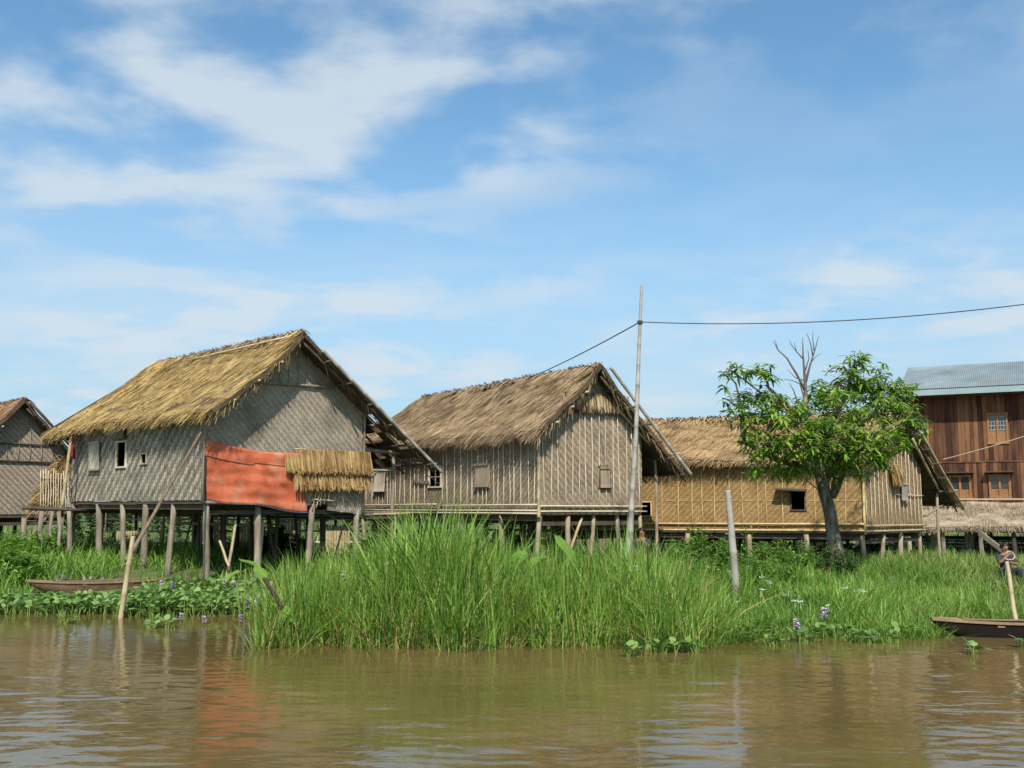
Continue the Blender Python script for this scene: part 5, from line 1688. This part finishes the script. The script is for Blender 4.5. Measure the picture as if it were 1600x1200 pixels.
for i, (X_, Y_, rx, h) in enumerate(((-7, 31, 1.2, .9), (-3.8, 33, 1.3, .8), (0.5, 33, 1.2, .8), (10.5, 31.5, 1.2, .6), (-15.5, 40, 1.9, 2.0), (-12.5, 41, 2.0, 2.3), (-9.5, 40, 2.0, 2.1), (-6.5, 41, 2.0, 2.4), (-3.5, 40.5, 2.0, 2.2), (-.5, 41, 2.0, 2.3), (2.6, 40.5, 2.0, 2.1), (5.6, 41, 2.0, 2.2), (8.6, 40.5, 1.9, 1.9), (11.4, 41, 1.8, 1.6))):
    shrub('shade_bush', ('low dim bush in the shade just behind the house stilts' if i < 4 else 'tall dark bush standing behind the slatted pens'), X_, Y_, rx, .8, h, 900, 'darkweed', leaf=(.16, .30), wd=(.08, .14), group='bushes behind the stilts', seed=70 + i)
# far hedge-like trees beyond the field
for i, X_ in enumerate(np.linspace(-60, 75, 16)):
    shrub('field_bush', 'distant round bush at the edge of the field', float(X_ + rng.uniform(-2, 2)), float(82 + rng.uniform(-4, 8)), 3.6, 2.5, float(rng.uniform(1.7, 2.8)), 420, 'darkweed', leaf=(.4, .8), wd=(.25, .5), group='bushes beyond the field', seed=100 + i)

# taro plants
def taro(label, spots, seed):
    r = random.Random(seed)
    b = spots[0][0]
    g = float(ground_z(b.x, b.y))
    o = empty('taro_plant', (b.x, b.y, g), label, 'plant', None)
    for (q, ln, wd_, dv, droop) in spots:
        mb = MB(); mb.tube([(b.x, b.y, g), (b.x * .5 + q.x * .5, b.y * .5 + q.y * .5, g + (q.z - g) * .6), q], [.022, .018, .012], 6)
        mb.build('stalk', 'hyac_stem', o, smooth=True)
        dv = Vector(dv).normalized(); wv = dv.cross(Vector((0, 0, 1))).normalized()
        mb = MB(); vs, fs = [], []
        n, m_ = 9, 6
        for i in range(n + 1):
            t = i / n
            hw = wd_ / 2 * (math.sin(math.pi * min(1, t * .92 + .08)) ** .7) * (1 - .35 * t)
            c = q - dv * ln * .25 + dv * ln * t + Vector((0, 0, -droop * t * t * ln + .04 * t))
            for k in range(m_ + 1):
                s_ = 2 * k / m_ - 1
                vs.append(c + wv * hw * s_ + Vector((0, 0, .10 * hw * abs(s_) + .018 * math.sin(7 * t + 3 * s_) * abs(s_))))
        for i in range(n):
            for k in range(m_):
                a = i * (m_ + 1) + k; fs.append((a, a + 1, a + m_ + 2, a + m_ + 1))
        mb.add(vs, fs); lf = mb.build('leaf', 'taro', o, smooth=True)
    return o
taro('broad taro leaves rising beside the hyacinth at the reed edge', [(at(384, 876, 18.6), .50, .26, (.85, -.35, -.15), .35), (at(405, 890, 18.4), .36, .28, (.5, -.7, -.4), .5), (at(368, 894, 18.4), .30, .24, (-.6, -.7, -.3), .5)], 1)
taro('broad pale taro leaf standing up in the middle of the reeds', [(at(878, 848, 16.6), .62, .34, (.55, -.45, -.75), .2), (at(845, 870, 16.4), .4, .28, (-.6, -.7, -.2), .4), (at(812, 866, 16.6), .42, .3, (-.3, -.8, -.5), .4)], 2)
taro('low broad taro leaves at the water side of the reeds', [(at(446, 955, 15.05), .34, .18, (-.2, -.6, -.9), .2), (at(880, 908, 15.5), .3, .22, (.3, -.8, -.5), .3), (at(1062, 915, 16.0), .35, .25, (-.4, -.8, -.3), .3)][:1] + [(at(455, 968, 15.05), .26, .16, (.6, -.6, -.4), .3)], 3)

# white flowers
mb = MB()
fr = random.Random(4)
for i in range(9):
    a = i * 2.4; q = .032 * math.sqrt(i)
    mb.box((math.cos(a) * q, math.sin(a) * q, fr.uniform(0, .012)), (.013, 0, 0), (0, .013, 0), (.004, .004, .009))
for k in range(3):
    mb.tube([(0, 0, -.25), (.02 * (k - 1), 0, 0)], .003, 4)
me0 = bpy.data.meshes.new('white_flower'); me0.from_pydata(mb.v, [], mb.f); me0.materials.append(M['white'])
wf = [(1080, 885), (1088, 891), (1098, 892), (1108, 886), (1122, 890), (1046, 905), (1052, 908), (1066, 911), (1104, 910), (1110, 906), (1184, 893), (1188, 891), (1190, 902), (1200, 908), (1204, 911), (1190, 921), (1226, 930), (1232, 924), (1242, 939), (1250, 940), (1152, 940), (1320, 919), (1336, 924), (1343, 922), (1348, 924), (1293, 946), (1168, 886), (1140, 893), (1092, 916), (1060, 902),
      (716, 876), (705, 879), (660, 892), (684, 880), (602, 884), (540, 893), (535, 898), (605, 880), (752, 890), (995, 885)]
for i, (px, py) in enumerate(wf):
    D_ = 16.0 if px < 1000 else 17.0 + (945 - py) / 60 * 4.2
    q = at(px, py, D_)
    o = bpy.data.objects.new('white_flower', me0); col.objects.link(o)
    o.location = q; o.rotation_euler = (random.uniform(-.3, .3), random.uniform(-.3, .3), random.random() * 6)
    s_ = random.uniform(.38, .72); o.scale = (s_, s_, s_)
    setp(o, 'tiny flat white flower head above the bank grass and reeds', 'flower', 'white flowers in the grass')

# water hyacinth
def hy_leaves(r, cx, cy, n, rx, ry, h, P, D, G, W, Ln, Wd, S):
    for i in range(n):
        a = r.random() * 6.28; q = math.sqrt(r.random())
        x, y = cx + math.cos(a) * q * rx, cy + math.sin(a) * q * ry
        hh_ = h * r.uniform(.35, 1.0)
        az = r.random() * 6.28
        tl = r.uniform(.02, .09)
        tip = Vector((x + math.cos(az) * tl, y + math.sin(az) * tl, hh_))
        S.append(((x, y, -.03), tip))
        dv = Vector((math.cos(az) * .8, math.sin(az) * .8, r.uniform(-.1, 1.0))).normalized()
        wv = dv.cross(Vector((0, 0, 1))).normalized()
        P.append(tip - dv * .015); D.append(dv); G.append(Vector((0, 0, -.2 * r.random()))); W.append(wv); Ln.append(r.uniform(.08, .145)); Wd.append(r.uniform(.08, .13))
HP = [.35, .95, 1.0, .75, .15]
r = random.Random(9)
L_ = [[] for _ in range(7)]
for i in range(520):
    px = r.uniform(-20, 425)
    if px < 190: py = r.uniform(944, 960) if r.random() < .75 else r.uniform(896, 908)
    else: py = r.uniform(912, 963)
    if px > 190 and py < 948 - (px - 190) * .22:
        py = r.uniform(942, 963)
    py += .0
    q = on_level(px, py, .0)
    hy_leaves(r, q.x, q.y, 9, .28, .32, .22, *L_)
for i in range(230):
    px = r.uniform(225, 428)
    q = on_level(px, r.uniform(max(919, 940 - (px - 225) * .3), 962), .0)
    hy_leaves(r, q.x, q.y, 10, .28, .3, .32, *L_)
hm_ = strips('water_hyacinth_mat', *L_[:6], 'hyac', origin=(-6, 20, 0), K=4, prof=HP)
setp(hm_, 'floating mat of glossy water hyacinth leaves round the brown canoe', 'water hyacinth')
SP = np.array([q[0] for q in L_[6]]); ST = np.array([tuple(q[1]) for q in L_[6]])
dl = ST - SP; ll = np.linalg.norm(dl, axis=1)
so = strips('water_hyacinth_stalks', SP, unit(dl), np.zeros_like(SP), np.tile([1., .2, 0], (len(SP), 1)), ll, np.full(len(SP), .016), 'hyac_stem', hm_, K=1, prof=[1, .7])
r = random.Random(19)
clus = [(108, 974, 10, .20), (242, 981, 12, .16), (262, 983, 8, .12), (790, 1004, 30, .30), (745, 1003, 14, .2), (838, 1003, 18, .25), (993, 1026, 14, .12), (1045, 1020, 20, .18), (1085, 1020, 10, .10), (1160, 1000, 22, .3), (1215, 1009, 16, .15), (1255, 1003, 22, .22),
        (1300, 995, 26, .3), (1345, 1005, 22, .2), (1382, 1004, 24, .22), (1420, 996, 14, .2), (1476, 986, 12, .14), (1518, 1022, 12, .16), (1598, 1012, 10, .12), (1190, 993, 20, .3), (1270, 985, 26, .25), (1130, 1003, 16, .3)]
for i, (px, py, n, rad) in enumerate(clus):
    q = on_level(px, py, 0)
    o = empty('water_hyacinth', (q.x, q.y, 0), ('small hyacinth clump drifting beside the mooring pole' if px < 300 else 'leafy hyacinth clump floating at the foot of the tall reeds' if px < 900 else
              'low hyacinth sprig drifting just past the end of the tall reeds' if px < 1100 else 'hyacinth clump growing along the edge of the short grass bank' if px < 1450 else 'lone hyacinth sprig floating beside the black canoe'), 'water hyacinth', 'floating hyacinth clumps')
    A_ = [[] for _ in range(7)]
    hy_leaves(r, q.x, q.y, n, rad, rad * .7, .17, *A_)
    strips('leaves', *A_[:6], 'hyac', o, K=4, prof=HP)
    SP = np.array([w_[0] for w_ in A_[6]]); ST = np.array([tuple(w_[1]) for w_ in A_[6]]); dl = ST - SP
    strips('stalks', SP, unit(dl), np.zeros_like(SP), np.tile([1., .2, 0], (len(SP), 1)), np.linalg.norm(dl, axis=1), np.full(len(SP), .016), 'hyac_stem', o, K=1, prof=[1, .7])
# lilac flower spikes
fl = [(93, 903, .26), (100, 905, .28), (89, 909, .24), (165, 938, .2), (253, 914, .3), (271, 915, .34), (351, 911, .34), (367, 914, .32), (386, 943, .24), (402, 941, .26), (131, 908, .26), (143, 907, .24), (159, 908, .24), (73, 913, .2), (28, 905, .2),
      (1245, 976, .24), (1288, 958, .34), (376, 965, .1), (283, 963, .1), (319, 968, .08)]
r = random.Random(5)
proto = None
for i, (px, py, zt) in enumerate(fl):
    c = on_level(px, py, zt) 
    base = Vector((c.x, c.y, 0))
    o = empty('hyacinth_flower', tuple(base), 'lilac water hyacinth flower spike standing above the floating leaves', 'flower', 'lilac hyacinth flowers')
    mb = MB(); mb.tube([(c.x, c.y, -.02), (c.x, c.y, c.z + .05)], [.009, .006], 5); mb.build('stem', 'hyac_stem', o)
    P, D, G, W, Ln, Wd = [], [], [], [], [], []
    big = 1.0 if i not in (13, 14, 17, 18, 19) else .7
    for k in range(34):
        az = k * 2.4; z = c.z - .07 * big + .16 * big * k / 34
        dv = Vector((math.cos(az), math.sin(az), r.uniform(-.1, .6))).normalized()
        P.append((c.x, c.y, z)); D.append(dv); G.append((0, 0, -.3)); W.append((dv.cross(Vector((0, 0, 1))).normalized() + Vector((0, 0, r.uniform(-.6, .6)))).normalized()); Ln.append(.062 * big * r.uniform(.8, 1.1)); Wd.append(.036 * big)
    strips('petals', P, D, G, W, Ln, Wd, 'petal', o, K=3, prof=[.4, 1, .9, .3])
